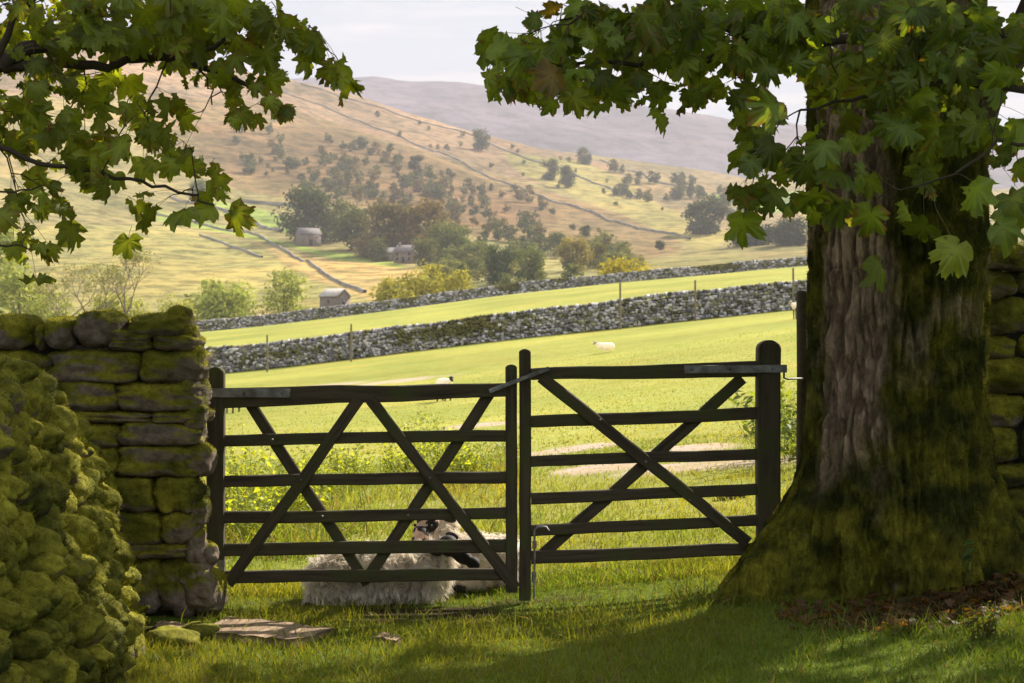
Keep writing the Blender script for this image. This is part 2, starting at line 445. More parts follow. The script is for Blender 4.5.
def moss_colour(V, Nn, amount, seed):
    """moss where stone faces up or is old; returns colour and mask"""
    n1 = fbm(V * 3.2, 4, seed); n2 = fbm(V * 11, 3, seed + 3); n0 = fbm(V * 1.1, 2, seed + 8)
    m = sstep(.0, .22, Nn[:, 2] * .45 + n1 * .75 + n2 * .3 + amount)
    br = np.clip(.5 + fbm(V * 5, 3, seed + 6) * .9 + .25 * Nn[:, 2], 0, 1)[:, None]
    mc = MOSS * (1 - br) + MOSS2 * br
    mc = mc * (1 + .35 * n2[:, None])
    sc = STONE * (1 + .5 * n0 + .4 * n2)[:, None]
    return sc * (1 - m[:, None]) + mc * m[:, None], m
def fuzz(V, Fq, m, n, L, W, seed, C, parent=None, keepf=None, name='moss', lenpow=1.0):
    """moss tufts on the faces where the moss mask is high"""
    rg = np.random.default_rng(seed)
    a = V[Fq[:, 0]]; nn = np.cross(V[Fq[:, 2]] - a, V[Fq[:, 3]] - V[Fq[:, 1]]); ar = np.linalg.norm(nn, axis=1)
    w = ar * np.clip(m[Fq].mean(1) - .25, 0, 1)
    if keepf is not None: w = w * keepf(V[Fq].mean(1), nn / (ar[:, None] + 1e-12))
    f = rg.choice(len(Fq), n, p=w / w.sum()); u, v = rg.random(n)[:, None], rg.random(n)[:, None]
    q = Fq[f]; Pt = (V[q[:, 0]] * (1 - u) + V[q[:, 1]] * u) * (1 - v) + (V[q[:, 3]] * (1 - u) + V[q[:, 2]] * u) * v
    Nn = nn[f] / ar[f][:, None]; D = Nn + rg.normal(size=(n, 3)) * .5 + np.array((0, 0, .15)); D /= np.linalg.norm(D, axis=1, keepdims=True)
    Gv = rg.normal(size=(n, 3)) * .5 + np.array((0, 0, -.3))
    Ls = L * (.4 + rg.random(n) ** lenpow * .9); c = C[q[:, 0]] * (.7 + .7 * rg.random((n, 1)))
    VV, FF, CC = strands(Pt - Nn * .002, D, Gv, Ls, W * (.6 + .8 * rg.random(n)), c * .7, c * 1.5, seed)
    return mesh_np(name, VV, FF, MAT_MOSSF, parent, CC)

def nearwall():
    root = empty('drystone_wall', (-1.9, 7.2, 0), 'low boulder wall swollen with bright green moss cushions, running towards the viewer', 'wall')
    B = Bag(); rg = random.Random(5)
    z = .02; row = 0
    while z < 1.32:
        y = 4.6 + (.1 if row % 2 else 0)
        while y < 8.72:
            zc = z + rg.uniform(-.05, .05)
            top = 1.27 - max(0, y - 7.7) * .5 + .05 * math.sin(y * 3)
            if zc < top:
                xb = -1.59 - .19 * max(y - 7, 0) - .12 * zc - .15 * zc * zc
                s = rg.uniform(.05, .105)
                d = (rg.uniform(.08, .13), s * rg.uniform(.8, 1.25), s * rg.uniform(.75, 1.05))
                V, Fq = rock((xb - .09 + rg.uniform(-.06, .045), y + rg.uniform(-.04, .04), zc), d,
                             (rg.uniform(-.5, .5), rg.uniform(-.4, .4), rg.uniform(-.4, .4)), 12, rg.uniform(2.0, 2.4), .34, 1.7, rg.randrange(999), .03, .10)
                B.add(V, Fq, (0, 0, 0))
            y += rg.uniform(.085, .15)
        z += .105; row += 1
    for k in range(95):   # top of the wall
        y = rg.uniform(4.6, 8.6); x = rg.uniform(-3.2, -2.05); s = rg.uniform(.1, .18)
        V, Fq = rock((x - .19 * max(y - 7, 0), y, 1.2 - max(0, y - 7.7) * .5 + rg.uniform(-.05, .05)), (s * 1.2, s, s * .7), (rg.uniform(-.3, .3), rg.uniform(-.3, .3), rg.uniform(0, 3)), 12, 2.3, .25, 1.5, rg.randrange(999), .03, .07)
        B.add(V, Fq, (0, 0, 0))
    V, Fq, _ = B.get(); Nn = vnormals(V, Fq); C, m = moss_colour(V, Nn, .50, 3)
    st = mesh_np('stonework', V, Fq, MAT_ROCK, None, C, True); relink(st, root)
    kf = lambda c, n: (c[:, 1] > 5.1) & ((n[:, 0] > -.35) | (n[:, 2] > .2)) & (c[:, 0] > -3.0)
    relink(fuzz(V, Fq, m, 230000, .017, .003, 4, C, None, kf), root)
    ys = [4.5, 8.6]; core = []
    for y in ys:
        s = -.19 * max(y - 7, 0) + .03; core += [(-3.4 + s, y, -.1), (-1.85 + s, y, -.1), (-1.95 + s, y, .6), (-2.3 + s, y, 1.1 - max(0, y - 7.7) * .45), (-3.4 + s, y, 1.2)]
    Fc = [[i, (i + 1) % 5, 5 + (i + 1) % 5, 5 + i] for i in range(5)]
    c = mesh_np('earth_core', np.array(core), [np.array(Fc), np.array([[0, 4, 3, 2, 1], [5, 6, 7, 8, 9]])], MAT_CORE); relink(c, root)
nearwall()

def blockwall(name, label, blocks, seed, amount, nf, base, keepf=None, L=.012, core=None):
    root = empty(name, base, label, 'wall'); B = Bag(); rg = random.Random(seed)
    for (c, d, k, rot) in blocks:
        V, Fq = rock(c, d, rot, 12, k, .18, 1.9, rg.randrange(999), .04, .07); B.add(V, Fq, (0, 0, 0))
    V, Fq, _ = B.get(); Nn = vnormals(V, Fq); C, m = moss_colour(V, Nn, amount, seed)
    relink(mesh_np('stonework', V, Fq, MAT_ROCK, None, C, True), root)
    relink(fuzz(V, Fq, m, nf, L, .003, seed, C, None, keepf), root)
    if core:
        (x0, x1, y0, y1, z0, z1) = core
        v = np.array([(x, y, z) for x in (x0, x1) for y in (y0, y1) for z in (z0, z1)])
        f = np.array([(0, 1, 3, 2), (4, 6, 7, 5), (0, 4, 5, 1), (2, 3, 7, 6), (0, 2, 6, 4), (1, 5, 7, 3)])
        relink(mesh_np('earth_core', v, f, MAT_CORE), root)
    return root
# pillar end of the cross wall on the near side of the gates
D0 = 8.78
blk = []; rg = random.Random(12)
def fb(x0, x1, y0, y1, k=5, dep=.17, out=0.0):
    a = P(x0, y0, D0); b = P(x1, y1, D0)
    blk.append((((a.x + b.x) / 2, D0 + dep - out, (a.z + b.z) / 2), (abs(b.x - a.x) / 2 * 1.03, dep, abs(a.z - b.z) / 2 * 1.06), k, (rg.uniform(-.04, .04), rg.uniform(-.03, .03), rg.uniform(-.05, .05))))
for s in [(-60, -22, 318, 352, 3.2), (-24, 34, 316, 350, 3), (32, 43, 326, 350, 3), (40, 72, 318, 349, 3.4), (70, 122, 311, 348, 2.8), (126, 186, 314, 337, 3.4), (108, 150, 331, 343, 6), (150, 196, 334, 352, 3.4), (108, 150, 341, 352, 5),
          (-60, 45, 352, 380, 5), (45, 137, 352, 383, 5), (137, 200, 351, 384, 4.2), (20, 118, 383, 412, 5), (112, 201, 384, 411, 4.4), (148, 206, 411, 424, 4), (60, 148, 413, 424, 5),
          (50, 118, 425, 447, 5), (118, 196, 424, 447, 6), (40, 118, 448, 478, 5), (117, 199, 447, 477, 6), (100, 152, 479, 513, 7), (154, 191, 479, 512, 7), (100, 160, 514, 546, 6), (158, 192, 514, 546, 5.5),
          (110, 188, 546, 561, 5), (100, 165, 561, 612, 4), (150, 196, 560, 614, 3.2)]:
    fb(*s)
for (x, y, r) in [(190, 320, .07), (201, 340, .075), (203, 362, .09), (206, 390, .08), (207, 405, .06), (208, 417, .08), (198, 440, .07), (203, 455, .07), (214, 460, .085), (196, 432, .05), (200, 482, .07), (207, 498, .08), (212, 512, .07), (203, 525, .08),
                  (207, 540, .07), (199, 552, .08), (211, 556, .06), (198, 575, .11), (207, 590, .12), (190, 598, .09), (214, 600, .08)]:
    p = P(x - (13 if y < 550 else 3), y, D0 + .12)
    blk.append(((p.x, D0 + .12 + rg.uniform(0, .05), p.z), (r * .8, r * 1.5, r), 3, (rg.uniform(-.3, .3), rg.uniform(-.3, .3), rg.uniform(-.3, .3))))
for z in np.arange(.08, 1.45, .14):
    blk.append(((-1.79, D0 + .36, z), (.1, .1, .085), 3.5, (rg.uniform(-.2, .2), 0, rg.uniform(-.2, .2))))
blockwall('drystone_wall', 'square-built drystone wall end with mossy courses beside the wider gate', blk, 21, .10, 80000, (-2.2, D0 + .2, 0),
          lambda c, n: (n[:, 1] < .3), .014, (-3.6, -1.72, D0 + .1, D0 + .4, -.1, 1.40))
# wall behind the big tree, at the frame's edge
blk = []; rg = random.Random(30); z = .2; D0 = 9.75
while z < 1.95:
    x = 2.72 + rg.uniform(-.03, .05)
    hgt = rg.uniform(.07, .13)
    while x < 4.6:
        w = rg.uniform(.08, .22)
        blk.append(((x + w, D0 + .2, z + hgt), (w * 1.05, .2 * rg.uniform(.8, 1.3), hgt * rg.uniform(.85, 1.15)), rg.uniform(2.4, 3.6), (rg.uniform(-.15, .15), rg.uniform(-.14, .14), rg.uniform(-.2, .2)))); x += 2 * w
    z += 2 * hgt * .95
blockwall('drystone_wall', 'tall dark drystone wall partly hidden behind the big sycamore trunk', blk, 33, .25, 26000, (3.6, D0 + .2, .1), lambda c, n: (n[:, 1] < .3) & (c[:, 0] < 3.2), .02,
          (2.85, 4.5, D0 + .1, D0 + .35, 0, 1.8))

# ------------------------------------------------------------------ far drystone walls
def farwall(pts, hgt, thick, sl, label, seed, cols=None, dark=1.0):
    """pts: list of (x, y) base line"""
    rg = np.random.default_rng(seed); B = Bag(); py_ = random.Random(seed)
    pts = np.array(pts); seg = np.linalg.norm(np.diff(pts, axis=0), axis=1); cum = np.concatenate([[0], np.cumsum(seg)]); tot = cum[-1]
    def at(s): return np.array([np.interp(s, cum, pts[:, 0]), np.interp(s, cum, pts[:, 1])])
    mid = at(tot / 2); root = empty('drystone_wall', (mid[0], mid[1], h1(*mid)), label, 'wall')
    def stone(s, off, z, w, h, dp, c):
        p = at(s); t = at(s + .5) - at(s - .5); a = math.atan2(t[1], t[0])
        nx, ny = -math.sin(a), math.cos(a)
        V, Fq = rock((p[0] + nx * off, p[1] + ny * off, z), (w, dp, h), (py_.uniform(-.15, .15), py_.uniform(-.2, .2), a + py_.uniform(-.15, .15)), 2, 5, .22, 1, 0, 0)
        B.add(V, Fq, c)
    s = 0.5
    smp = np.arange(0, tot, 1.0); gz = np.array([at(q) for q in smp]); gz = H(gz[:, 0], gz[:, 1])
    gz = np.convolve(np.pad(gz, 4, mode='edge'), np.ones(9) / 9, 'valid')
    wob = fbm(n3(smp / 5, smp * 0), 3, seed) * .12 * hgt
    rows = int(hgt / sl / .62)
    for r in range(rows + 1):
        s = rg.random() * sl; z = (r + .5) / rows * hgt
        top = r == rows
        while s < tot:
            w = sl * (.55 + rg.random() * .9) * (.7 if top else 1)
            g = np.interp(s, smp, gz); hh = hgt + np.interp(s, smp, wob)
            zz = g + z / hgt * hh * (.93 if top else .93) + rg.normal() * .02
            if top: zz = g + hh
            tone = .15 + .50 * rg.random() ** 1.6
            c = np.array((1.0, .94, .96)) * tone if rg.random() < .72 else np.array((.85, .8, .45)) * tone * .6
            mo = vnoise(np.array([[s / 3.5, z * 1.2, seed]]), 3)[0]
            if mo + rg.normal() * .12 > .40 and z > hgt * (.2 + .5 * rg.random()): c = np.array((.12, .11, .04)) * (.7 + rg.random() * .8)
            th = thick / 2 * (1.25 - .45 * z / hgt)
            for sd in ((-1, 1) if not top else (0,)):
                if sd == 1 and r < rows - 2: continue
                stone(s + w / 2, -sd * -1 * th * 1.0 if sd else 0, zz, w * .52, hgt / rows * (.55 if not top else .75) * (.8 + .5 * rg.random()), thick * .3 if not top else thick * .42, c * dark)
            s += w
    V, Fq, C = B.get()
    relink(mesh_np('stonework', V, Fq, MAT_FARSTONE, None, C, False), root)
    # packed core
    S = np.arange(0, tot, 2.0); cv = []
    for q in S:
        p = at(q); t = at(q + .5) - at(q - .5); t /= np.linalg.norm(t) + 1e-9; nx = np.array((-t[1], t[0])); g = np.interp(q, smp, gz)
        for o_, zz in ((-.42, -.3), (-.28, hgt * .92), (.28, hgt * .92), (.42, -.3)):
            cv.append((*(p + nx * thick * o_), g + zz))
    i = np.arange(len(S) - 1)[:, None] * 4; fc = np.concatenate([np.stack([i[:, 0] + a, i[:, 0] + b, i[:, 0] + b + 4, i[:, 0] + a + 4], -1) for a, b in ((0, 1), (1, 2), (2, 3))])
    relink(mesh_np('earth_core', np.array(cv), fc, MAT_CORE), root)
def pxline(L, dists=None): return [((px - CX) / F * d, d) for px, d in L]
farwall(pxline([(-200, 118), (0, 113), (200, 108), (420, 106), (600, 105), (800, 104), (1060, 104), (1300, 108)]), 1.62, .8, .25, 'long grey drystone wall crossing the sheep field beyond the gates', 101)
farwall(pxline([(60, 238), (200, 236), (340, 236), (470, 238), (640, 238), (820, 240), (1100, 242)]), 1.45, .9, .36, 'drystone wall along the crest of the upper bright field', 102)

# thin walls on the hillside
def hillwall(pxs, hgt, label, seed, tone=(.18, .16, .13)):
    pts = [G(a, b, 350) for a, b in pxs]; rg = np.random.default_rng(seed)
    line = []
    for a, b in zip(pts[:-1], pts[1:]):
        k = max(2, int((b - a).length / 5))
        for i in range(k): line.append(a.lerp(b, i / k))
    line.append(pts[-1]); line = np.array([(p.x, p.y) for p in line])
    z = H(line[:, 0], line[:, 1]); t = np.gradient(line, axis=0); t /= np.linalg.norm(t, axis=1, keepdims=True) + 1e-9; nx = np.stack([-t[:, 1], t[:, 0]], -1)
    V = []; C = []
    hh = hgt * (1 + .12 * rg.normal(size=len(line)))
    for i in range(len(line)):
        for o_, q in ((-.6, -1.5), (-.4, hh[i]), (.4, hh[i] * .97), (.6, -1.5)):
            V.append((*(line[i] + nx[i] * o_), z[i] + q)); C.append(np.array(tone) * (.6 + .9 * rg.random()))
    i = np.arange(len(line) - 1) * 4; fc = np.concatenate([np.stack([i + a, i + b, i + b + 4, i + a + 4], -1) for a, b in ((0, 1), (1, 2), (2, 3))])
    o = mesh_np('hill_wall', np.array(V), fc, MAT_FARSTONE, None, np.array(C)); tag(o, label, 'wall')
hillwall([(150, 214), (190, 221), (250, 233), (275, 246), (300, 260), (330, 278), (365, 293)], .75, 'dark field wall curving below the bright green strip on the hillside', 1)
hillwall([(170, 198), (210, 207), (250, 220), (282, 232)], 1.2, 'short field wall above the bright green strip, ending near the barn', 2)
hillwall([(200, 236), (225, 244), (262, 258)], .7, 'broken low wall across the pale pasture slope', 3)
hillwall([(270, 88), (330, 110), (400, 137), (470, 168), (540, 196), (600, 216), (690, 240)], 1.1, 'long field wall descending the whole brown hillside', 4)
hillwall([(300, 84), (380, 108), (470, 135), (560, 168), (640, 200)], 1.1, 'field wall just under the skyline of the brown hill', 5)
hillwall([(600, 160), (650, 180), (720, 202), (770, 232)], 1.2, 'field wall beside the grove on the farther slope', 6)
hillwall([(240, 202), (290, 206), (340, 222)], 1.6, 'field wall above the dark tree by the barn', 7)

# ------------------------------------------------------------------ distant trees
def tube(bag, pts, rads, sides=5, c=(.08, .06, .04)):
    pts = [Vector(p) for p in pts]; V = []
    for i, p in enumerate(pts):
        t = (pts[min(i + 1, len(pts) - 1)] - pts[max(i - 1, 0)]).normalized()
        a = t.orthogonal().normalized() if i == 0 else (a - t * a.dot(t)).normalized()
        b = t.cross(a)
        for k in range(sides):
            an = 6.28318 * k / sides; V.append(p + (a * math.cos(an) + b * math.sin(an)) * rads[i])
    Fq = []
    for i in range(len(pts) - 1):
        for k in range(sides): Fq.append((i * sides + k, i * sides + (k + 1) % sides, (i + 1) * sides + (k + 1) % sides, (i + 1) * sides + k))
    bag.add(np.array([tuple(v) for v in V]), np.array(Fq), c)
def far_tree(seed, h, w, nleaf, fs, base=.18, open_=0.0, limbs=7, lobes=16, rs=1.0):
    """unit data: trunk mesh arrays and crown arrays (green value only; tint later)"""
    rg = np.random.default_rng(seed); pr = random.Random(seed); T = Bag()
    tube(T, [(0, 0, -.8), (.02 * h, 0, h * .2), (-.01 * h, .01 * h, h * .5), (0, 0, h * .8)], [h * .03, h * .024, h * .015, h * .004], 6, (.10, .08, .06))
    cen = []
    for k in range(lobes):
        a = pr.uniform(0, 6.28); q = pr.uniform(.25, .95) ** .6; zz = pr.uniform(base + .12, .93)
        rad = w / 2 * q * math.sqrt(max(.08, 1 - ((zz - .5) / .55) ** 2)) * (.6 if nleaf > 500 else .42)
        c = np.array((math.cos(a) * rad, math.sin(a) * rad, zz * h)); cen.append(c)
        if k < limbs:
            s0 = Vector((0, 0, h * pr.uniform(.15, .4))); e = Vector(c); m_ = s0.lerp(e, .5) + Vector((pr.uniform(-.04, .04) * h, pr.uniform(-.04, .04) * h, -.02 * h))
            tube(T, [s0, m_, e], [h * .013, h * .009, h * .003], 4, (.10, .08, .06))
    cen = np.array(cen); r = rs * w * (.14 + .10 * rg.random(lobes)); k = rg.integers(0, lobes, nleaf)
    if nleaf <= 500: cen[0] = (0, 0, h * .5); r[0] = w * .36; k[:nleaf // 4] = 0
    d = rg.normal(size=(nleaf, 3)); d /= np.linalg.norm(d, axis=1, keepdims=True)
    rr = (rg.random(nleaf) ** .4); Pt = cen[k] + d * (r[k] * rr)[:, None] * np.array((1, 1, .8))
    Pt += rg.normal(size=Pt.shape) * w * .015
    Nn = d + rg.normal(size=d.shape) * .6 + np.array((0, 0, .3)); Nn /= np.linalg.norm(Nn, axis=1, keepdims=True)
    A = np.cross(Nn, rg.normal(size=d.shape)); A /= np.linalg.norm(A, axis=1, keepdims=True); Bv = np.cross(Nn, A)
    s = (fs * (.5 + rg.random(nleaf)))[:, None]
    V = np.stack([Pt - A * s, Pt - Bv * s * .6, Pt + A * s, Pt + Bv * s * .6], 1).reshape(-1, 3)
    Fq = np.arange(nleaf * 4).reshape(-1, 4)
    tone = np.repeat(.75 + .5 * rg.random(nleaf), 4) * (1 + .25 * np.repeat(rg.random(lobes)[k] - .5, 4) * 2)
    return T.get(), (V, Fq, tone)
TREEDATA = {}
def tree_at(px, py, hpx, wpx, tint, name, label, group=None, dmin=350, kind='round', d=None, seed=1, nleaf=2600, base=-.04, sh=.0):
    if d is None: p = G(px, py, dmin)
    else: p = Vector(((px - CX) / F * d, d, 0)); p.z = h1(p.x, p.y)
    h = hpx * 1.15 * p.y / F; w = wpx * 1.36 * p.y / F
    (tv, tf, tc), (cv, cf, tone) = far_tree(seed, h, w, nleaf, max(w, h) * .027, base, lobes=24)
    tint = np.array(tint) * np.array((1.45, 1.4, 1.05)); root = empty(name, p, label, 'tree', group)
    mesh_np('trunk', tv, tf, MAT_TWIG, root, tc, True)
    mesh_np('crown', cv, cf, MAT_FARLEAF, root, np.array(tint)[None] * tone[:, None])
    return root
TL = [
 (305, 243, 46, 52, (.055, .075, .04), 'dark blue-green tree standing behind the small square barn', 11),
 (334, 242, 34, 34, (.09, .11, .05), 'grey-green tree just past the small square barn', 12),
 (351, 251, 38, 40, (.075, .085, .035), 'dark olive tree between the barn and the farmhouse', 13),
 (364, 258, 23, 24, (.16, .12, .07), 'small rounded brownish tree below the olive tree', 14),
 (388, 256, 46, 46, (.10, .085, .04), 'bronze tree behind the farmhouse, on its uphill end', 15),
 (418, 258, 50, 58, (.13, .095, .04), 'broad copper tree behind the farmhouse roof', 16),
 (426, 268, 26, 26, (.09, .10, .045), 'round green tree touching the downhill gable of the farmhouse', 35),
 (378, 262, 20, 22, (.08, .09, .04), 'small dark tree at the uphill end of the farm buildings', 36),
 (440, 262, 34, 32, (.11, .125, .05), 'grey-green tree right behind the farmhouse garden', 37),
 (456, 264, 36, 34, (.10, .125, .05), 'grey-green tree beyond the farmhouse at the valley edge', 17),
 (474, 268, 22, 30, (.11, .13, .05), 'low pale green tree in the valley belt', 18),
 (499, 284, 33, 32, (.045, .065, .035), 'darkest green tree of the valley belt behind the crest wall', 19),
 (527, 281, 30, 34, (.12, .15, .06), 'soft grey-green tree beside the darkest one of the belt', 20),
 (556, 254, 18, 20, (.09, .11, .05), 'small tree standing alone above the valley belt', 21),
 (573, 272, 28, 34, (.22, .19, .06), 'tree turning orange-yellow behind the crest wall', 22),
 (596, 268, 20, 24, (.13, .13, .05), 'olive tree beside the orange-yellow one', 23),
 (481, 151, 18, 18, (.05, .065, .04), 'lone dark tree highest on the brown hillside', 24),
 (416, 178, 22, 15, (.06, .075, .04), 'slim dark tree on the middle of the brown hillside', 25),
 (549, 180, 19, 18, (.06, .07, .04), 'upper of two trees on the pale slope near the grove', 26),
 (567, 188, 19, 18, (.06, .07, .04), 'lower of two trees on the pale slope near the grove', 27),
 (585, 164, 14, 16, (.07, .08, .05), 'small tree at the upper corner of the grove', 28),
 (706, 234, 28, 42, (.05, .06, .04), 'dark rounded clump of trees on the green flat in the valley', 29),
 (752, 246, 22, 46, (.04, .05, .04), 'dark broad tree low in the valley', 30),
 (790, 246, 22, 40, (.04, .05, .04), 'dark broad tree low in the valley next to the trunk', 31),
 (586, 237, 10, 10, (.06, .07, .04), 'little round bush on the pale lower hillside', 32),
 (660, 250, 8, 10, (.05, .06, .04), 'little dark bush near the foot of the hillside', 33),
 (200, 204, 20, 24, (.10, .13, .06), 'pale green tree at the upper end of the bright strip', 34),
]
for (px, py, hp, wp, tint, lab, sd) in TL: tree_at(px, py, hp, wp, tint, 'broadleaf_tree', lab, None, seed=sd, nleaf=3600)
# nearer hedgerow trees just beyond the crest wall
tree_at(222, 0, 62, 64, (.24, .28, .09), 'broadleaf_tree', 'light yellow-green tree left of the open-branched one, behind the crest wall', d=300, seed=41, nleaf=3600)
tree_at(284, 0, 64, 52, (.21, .24, .08), 'broadleaf_tree', 'open-branched tree with visible fork behind the crest wall', d=310, seed=42, nleaf=1300, base=.25)
tree_at(306, 0, 30, 30, (.24, .27, .09), 'shrub', 'pale bush at the foot of the open-branched tree', d=320, seed=43, nleaf=900)
tree_at(400, 0, 44, 54, (.26, .25, .055), 'broadleaf_tree', 'yellow-green tree, uphill one of three behind the crest wall', d=268, seed=44, nleaf=3000)
tree_at(430, 0, 50, 48, (.27, .26, .06), 'broadleaf_tree', 'yellow-green tree, tallest of three behind the crest wall', d=272, seed=45, nleaf=3000)
tree_at(458, 0, 38, 40, (.26, .25, .055), 'broadleaf_tree', 'yellow-green tree, lowest of three behind the crest wall', d=266, seed=46, nleaf=2400)
tree_at(628, 0, 26, 60, (.28, .25, .04), 'broadleaf_tree', 'bright yellow treetop showing over the crest wall', d=262, seed=47, nleaf=2400)
tree_at(20, 0, 70, 60, (.22, .25, .09), 'broadleaf_tree', 'pale leafy tree over the mossy wall, nearest the frame edge', d=230, seed=48, nleaf=2400)
tree_at(48, 0, 46, 50, (.22, .25, .08), 'shrub', 'low pale thicket over the mossy wall below the bare trees', d=225, seed=49, nleaf=1500)
tree_at(175, 0, 34, 40, (.26, .28, .09), 'shrub', 'pale bush over the mossy wall end', d=240, seed=50, nleaf=1300)
tree_at(120, 0, 36, 60, (.26, .28, .09), 'shrub', 'wide pale bush at the feet of the bare trees', d=235, seed=51, nleaf=1500)
tree_at(-30, 0, 120, 110, (.15, .18, .06), 'broadleaf_tree', 'large pale tree seen through the hanging leaves', d=240, seed=52, nleaf=2600)
def bare_tree(px, d, hpx, label, seed):
    x = (px - CX) / F * d; root = empty('bare_tree', (x, d, h1(x, d)), label, 'tree'); T = Bag(); pr = random.Random(seed); h = hpx * d / F; tips = []
    def br(p, dr, L, r, lv):
        pts = [p]; q = p
        for k in range(3):
            dr = (dr + Vector((pr.uniform(-.25, .25), pr.uniform(-.25, .25), pr.uniform(-.05, .2)))).normalized(); q = q + dr * L / 3; pts.append(q)
        tube(T, pts, [r, r * .85, r * .7, r * .5], 5 if lv < 2 else 3, (.16, .12, .09))
        if lv < 5:
            for k in range(3 if lv < 4 else 2):
                nd = (dr + Vector((pr.uniform(-.9, .9), pr.uniform(-.9, .9), pr.uniform(-.1, .5)))).normalized()
                br(pts[pr.choice((2, 3, 3))], nd, L * pr.uniform(.55, .8), r * .55, lv + 1)
        else: tips.append(q)
    br(Vector((0, 0, -.5)), Vector((pr.uniform(-.15, .15), 0, 1)), h * .42, h * .022, 0)
    v, f, c = T.get(); mesh_np('trunk', v, f, MAT_TWIG, root, c, True)
    tp = np.array([tuple(t) for t in tips]); n = 700; rg = np.random.default_rng(seed); Pt = tp[rg.integers(0, len(tp), n)] + rg.normal(size=(n, 3)) * h * .03
    A = rg.normal(size=(n, 3)); A /= np.linalg.norm(A, axis=1, keepdims=True); B_ = np.cross(A, rg.normal(size=(n, 3))); B_ /= np.linalg.norm(B_, axis=1, keepdims=True); s = h * .012
    V = np.stack([Pt - A * s, Pt - B_ * s, Pt + A * s, Pt + B_ * s], 1).reshape(-1, 3)
    mesh_np('crown', V, np.arange(n * 4).reshape(-1, 4), MAT_FARLEAF, root, np.repeat(np.array((.26, .26, .09))[None] * (.7 + .6 * rg.random((n, 1))), 4, 0))
bare_tree(68, 200, 80, 'nearly bare tree with one straight stem, behind the mossy walls', 3)
bare_tree(90, 205, 84, 'nearly bare tree leaning in the middle of three behind the mossy walls', 8)
bare_tree(122, 198, 82, 'nearly bare tree with widely forked limbs behind the mossy walls', 6)
# grove and scrub: shared meshes, individual objects
def proto_set(n0, num, h, w, nleaf, fs):
    r = []
    for k in range(num):
        (tv, tf, tc), (cv, cf, tone) = far_tree(n0 + k, h, w, nleaf, fs, .05, lobes=9, limbs=3, rs=1.0)
        r.append((cv, cf, tone))
    return r
def scatter(name, protos, places, tints, label, group, cat):
    meshes = []
    for (cv, cf, tone) in protos:
        for t in tints:
            o = mesh_np(name, cv, cf, MAT_FARLEAF, None, np.array(t)[None] * tone[:, None]); meshes.append(o.data); bpy.data.objects.remove(o)
    for (px, py, hpx) in places:
        p = G(px, py, 350); h = hpx * p.y / F; o = bpy.data.objects.new(name, random.choice(meshes)); col.objects.link(o)
        o.location = p - Vector((0, 0, h * .08)); o.scale = (h * random.uniform(.9, 1.4), h * random.uniform(.9, 1.4), h); o.rotation_euler.z = random.uniform(0, 6.28)
        tag(o, label, cat, group)
pr = random.Random(77)
grove = []
for k in range(46):
    t = pr.random(); px = 612 + t * 140; py = 178 + t * 38 + pr.uniform(-16, 10) + (8 if t < .35 else 0)
    grove.append((px, py, pr.uniform(9, 16)))
scatter('grove_tree', proto_set(200, 3, 1, 1.05, 420, .06), grove, [(.085, .10, .045), (.11, .125, .05), (.14, .13, .055)], 'rounded tree in the grove covering the farther slope', 'trees of the grove on the farther slope', 'tree')
scrub = []
def incl(poly, n, lo, hi, seed):
    q = random.Random(seed); xs = [p[0] for p in poly]; ys = [p[1] for p in poly]; out = []
    while len(out) < n:
        x, y = q.uniform(min(xs), max(xs)), q.uniform(min(ys), max(ys))
        if inpoly(np.array([x]), np.array([y]), poly)[0] and vnoise(np.array([[x / 28, y / 14, seed]]), 2)[0] > q.uniform(-.7, .5): out.append((x, y, q.uniform(lo, hi)))
    return out
scrub = incl([(230, 130), (330, 140), (450, 165), (560, 205), (600, 232), (540, 250), (430, 232), (330, 195), (250, 185)], 190, 5, 14, 1) \
      + incl([(300, 175), (430, 190), (560, 235), (600, 262), (520, 262), (440, 245), (330, 205)], 70, 9, 19, 2) \
      + incl([(330, 100), (600, 165), (700, 220), (690, 240), (560, 190), (400, 140)], 28, 3, 7, 3)
scatter('hill_shrub', proto_set(300, 3, 1, 1.15, 200, .085), scrub, [(.085, .10, .04), (.12, .13, .05), (.16, .125, .06), (.10, .11, .055)], 'small rounded shrub dotted over the bracken hillside', 'shrubs on the bracken hillside', 'shrub')
belt = incl([(430, 262), (640, 250), (640, 282), (480, 294), (430, 285)], 75, 13, 25, 6)
scatter('valley_shrub', proto_set(400, 3, 1, 1.2, 300, .07), belt, [(.16, .18, .055), (.21, .21, .065), (.12, .14, .05)], 'bushy hedgerow shrub in the valley belt behind the crest wall', 'hedgerow shrubs in the valley', 'shrub')

# ------------------------------------------------------------------ farm buildings
def m_plain(name, c, sc=1.0, rough=.9):
    m, nt, out = newmat(name); nz = noise(nt, sc, 5, .7)
    principled(nt, out, ramp(nt, nz, [(.3, tuple(v * .6 for v in c)), (.7, tuple(v * 1.25 for v in c))]), rough, nz, .4, .05); return m
MS1 = m_plain('farm stone', (.20, .155, .13), 1.5); MS2 = m_plain('slate roof', (.16, .14, .14), 2); MS3 = m_plain('pale slate roof', (.42, .38, .34), 2); MWIN = m_plain('dark opening', (.02, .02, .022), 1, .3)
MWHT = m_plain('white render', (.6, .57, .52), 1)
def prism(L, W, z0, ze, zr, over=0.0):
    a, b = L / 2 + over, W / 2 + over
    V = [(-a, -b, z0), (a, -b, z0), (a, b, z0), (-a, b, z0), (-a, -b, ze), (a, -b, ze), (a, b, ze), (-a, b, ze), (-a, 0, zr), (a, 0, zr)]
    return np.array(V), [np.array([(0, 1, 5, 4), (2, 3, 7, 6), (0, 3, 2, 1), (4, 5, 9, 8), (6, 7, 8, 9)]), np.array([(0, 4, 8, 7, 3), (1, 2, 6, 9, 5)])]
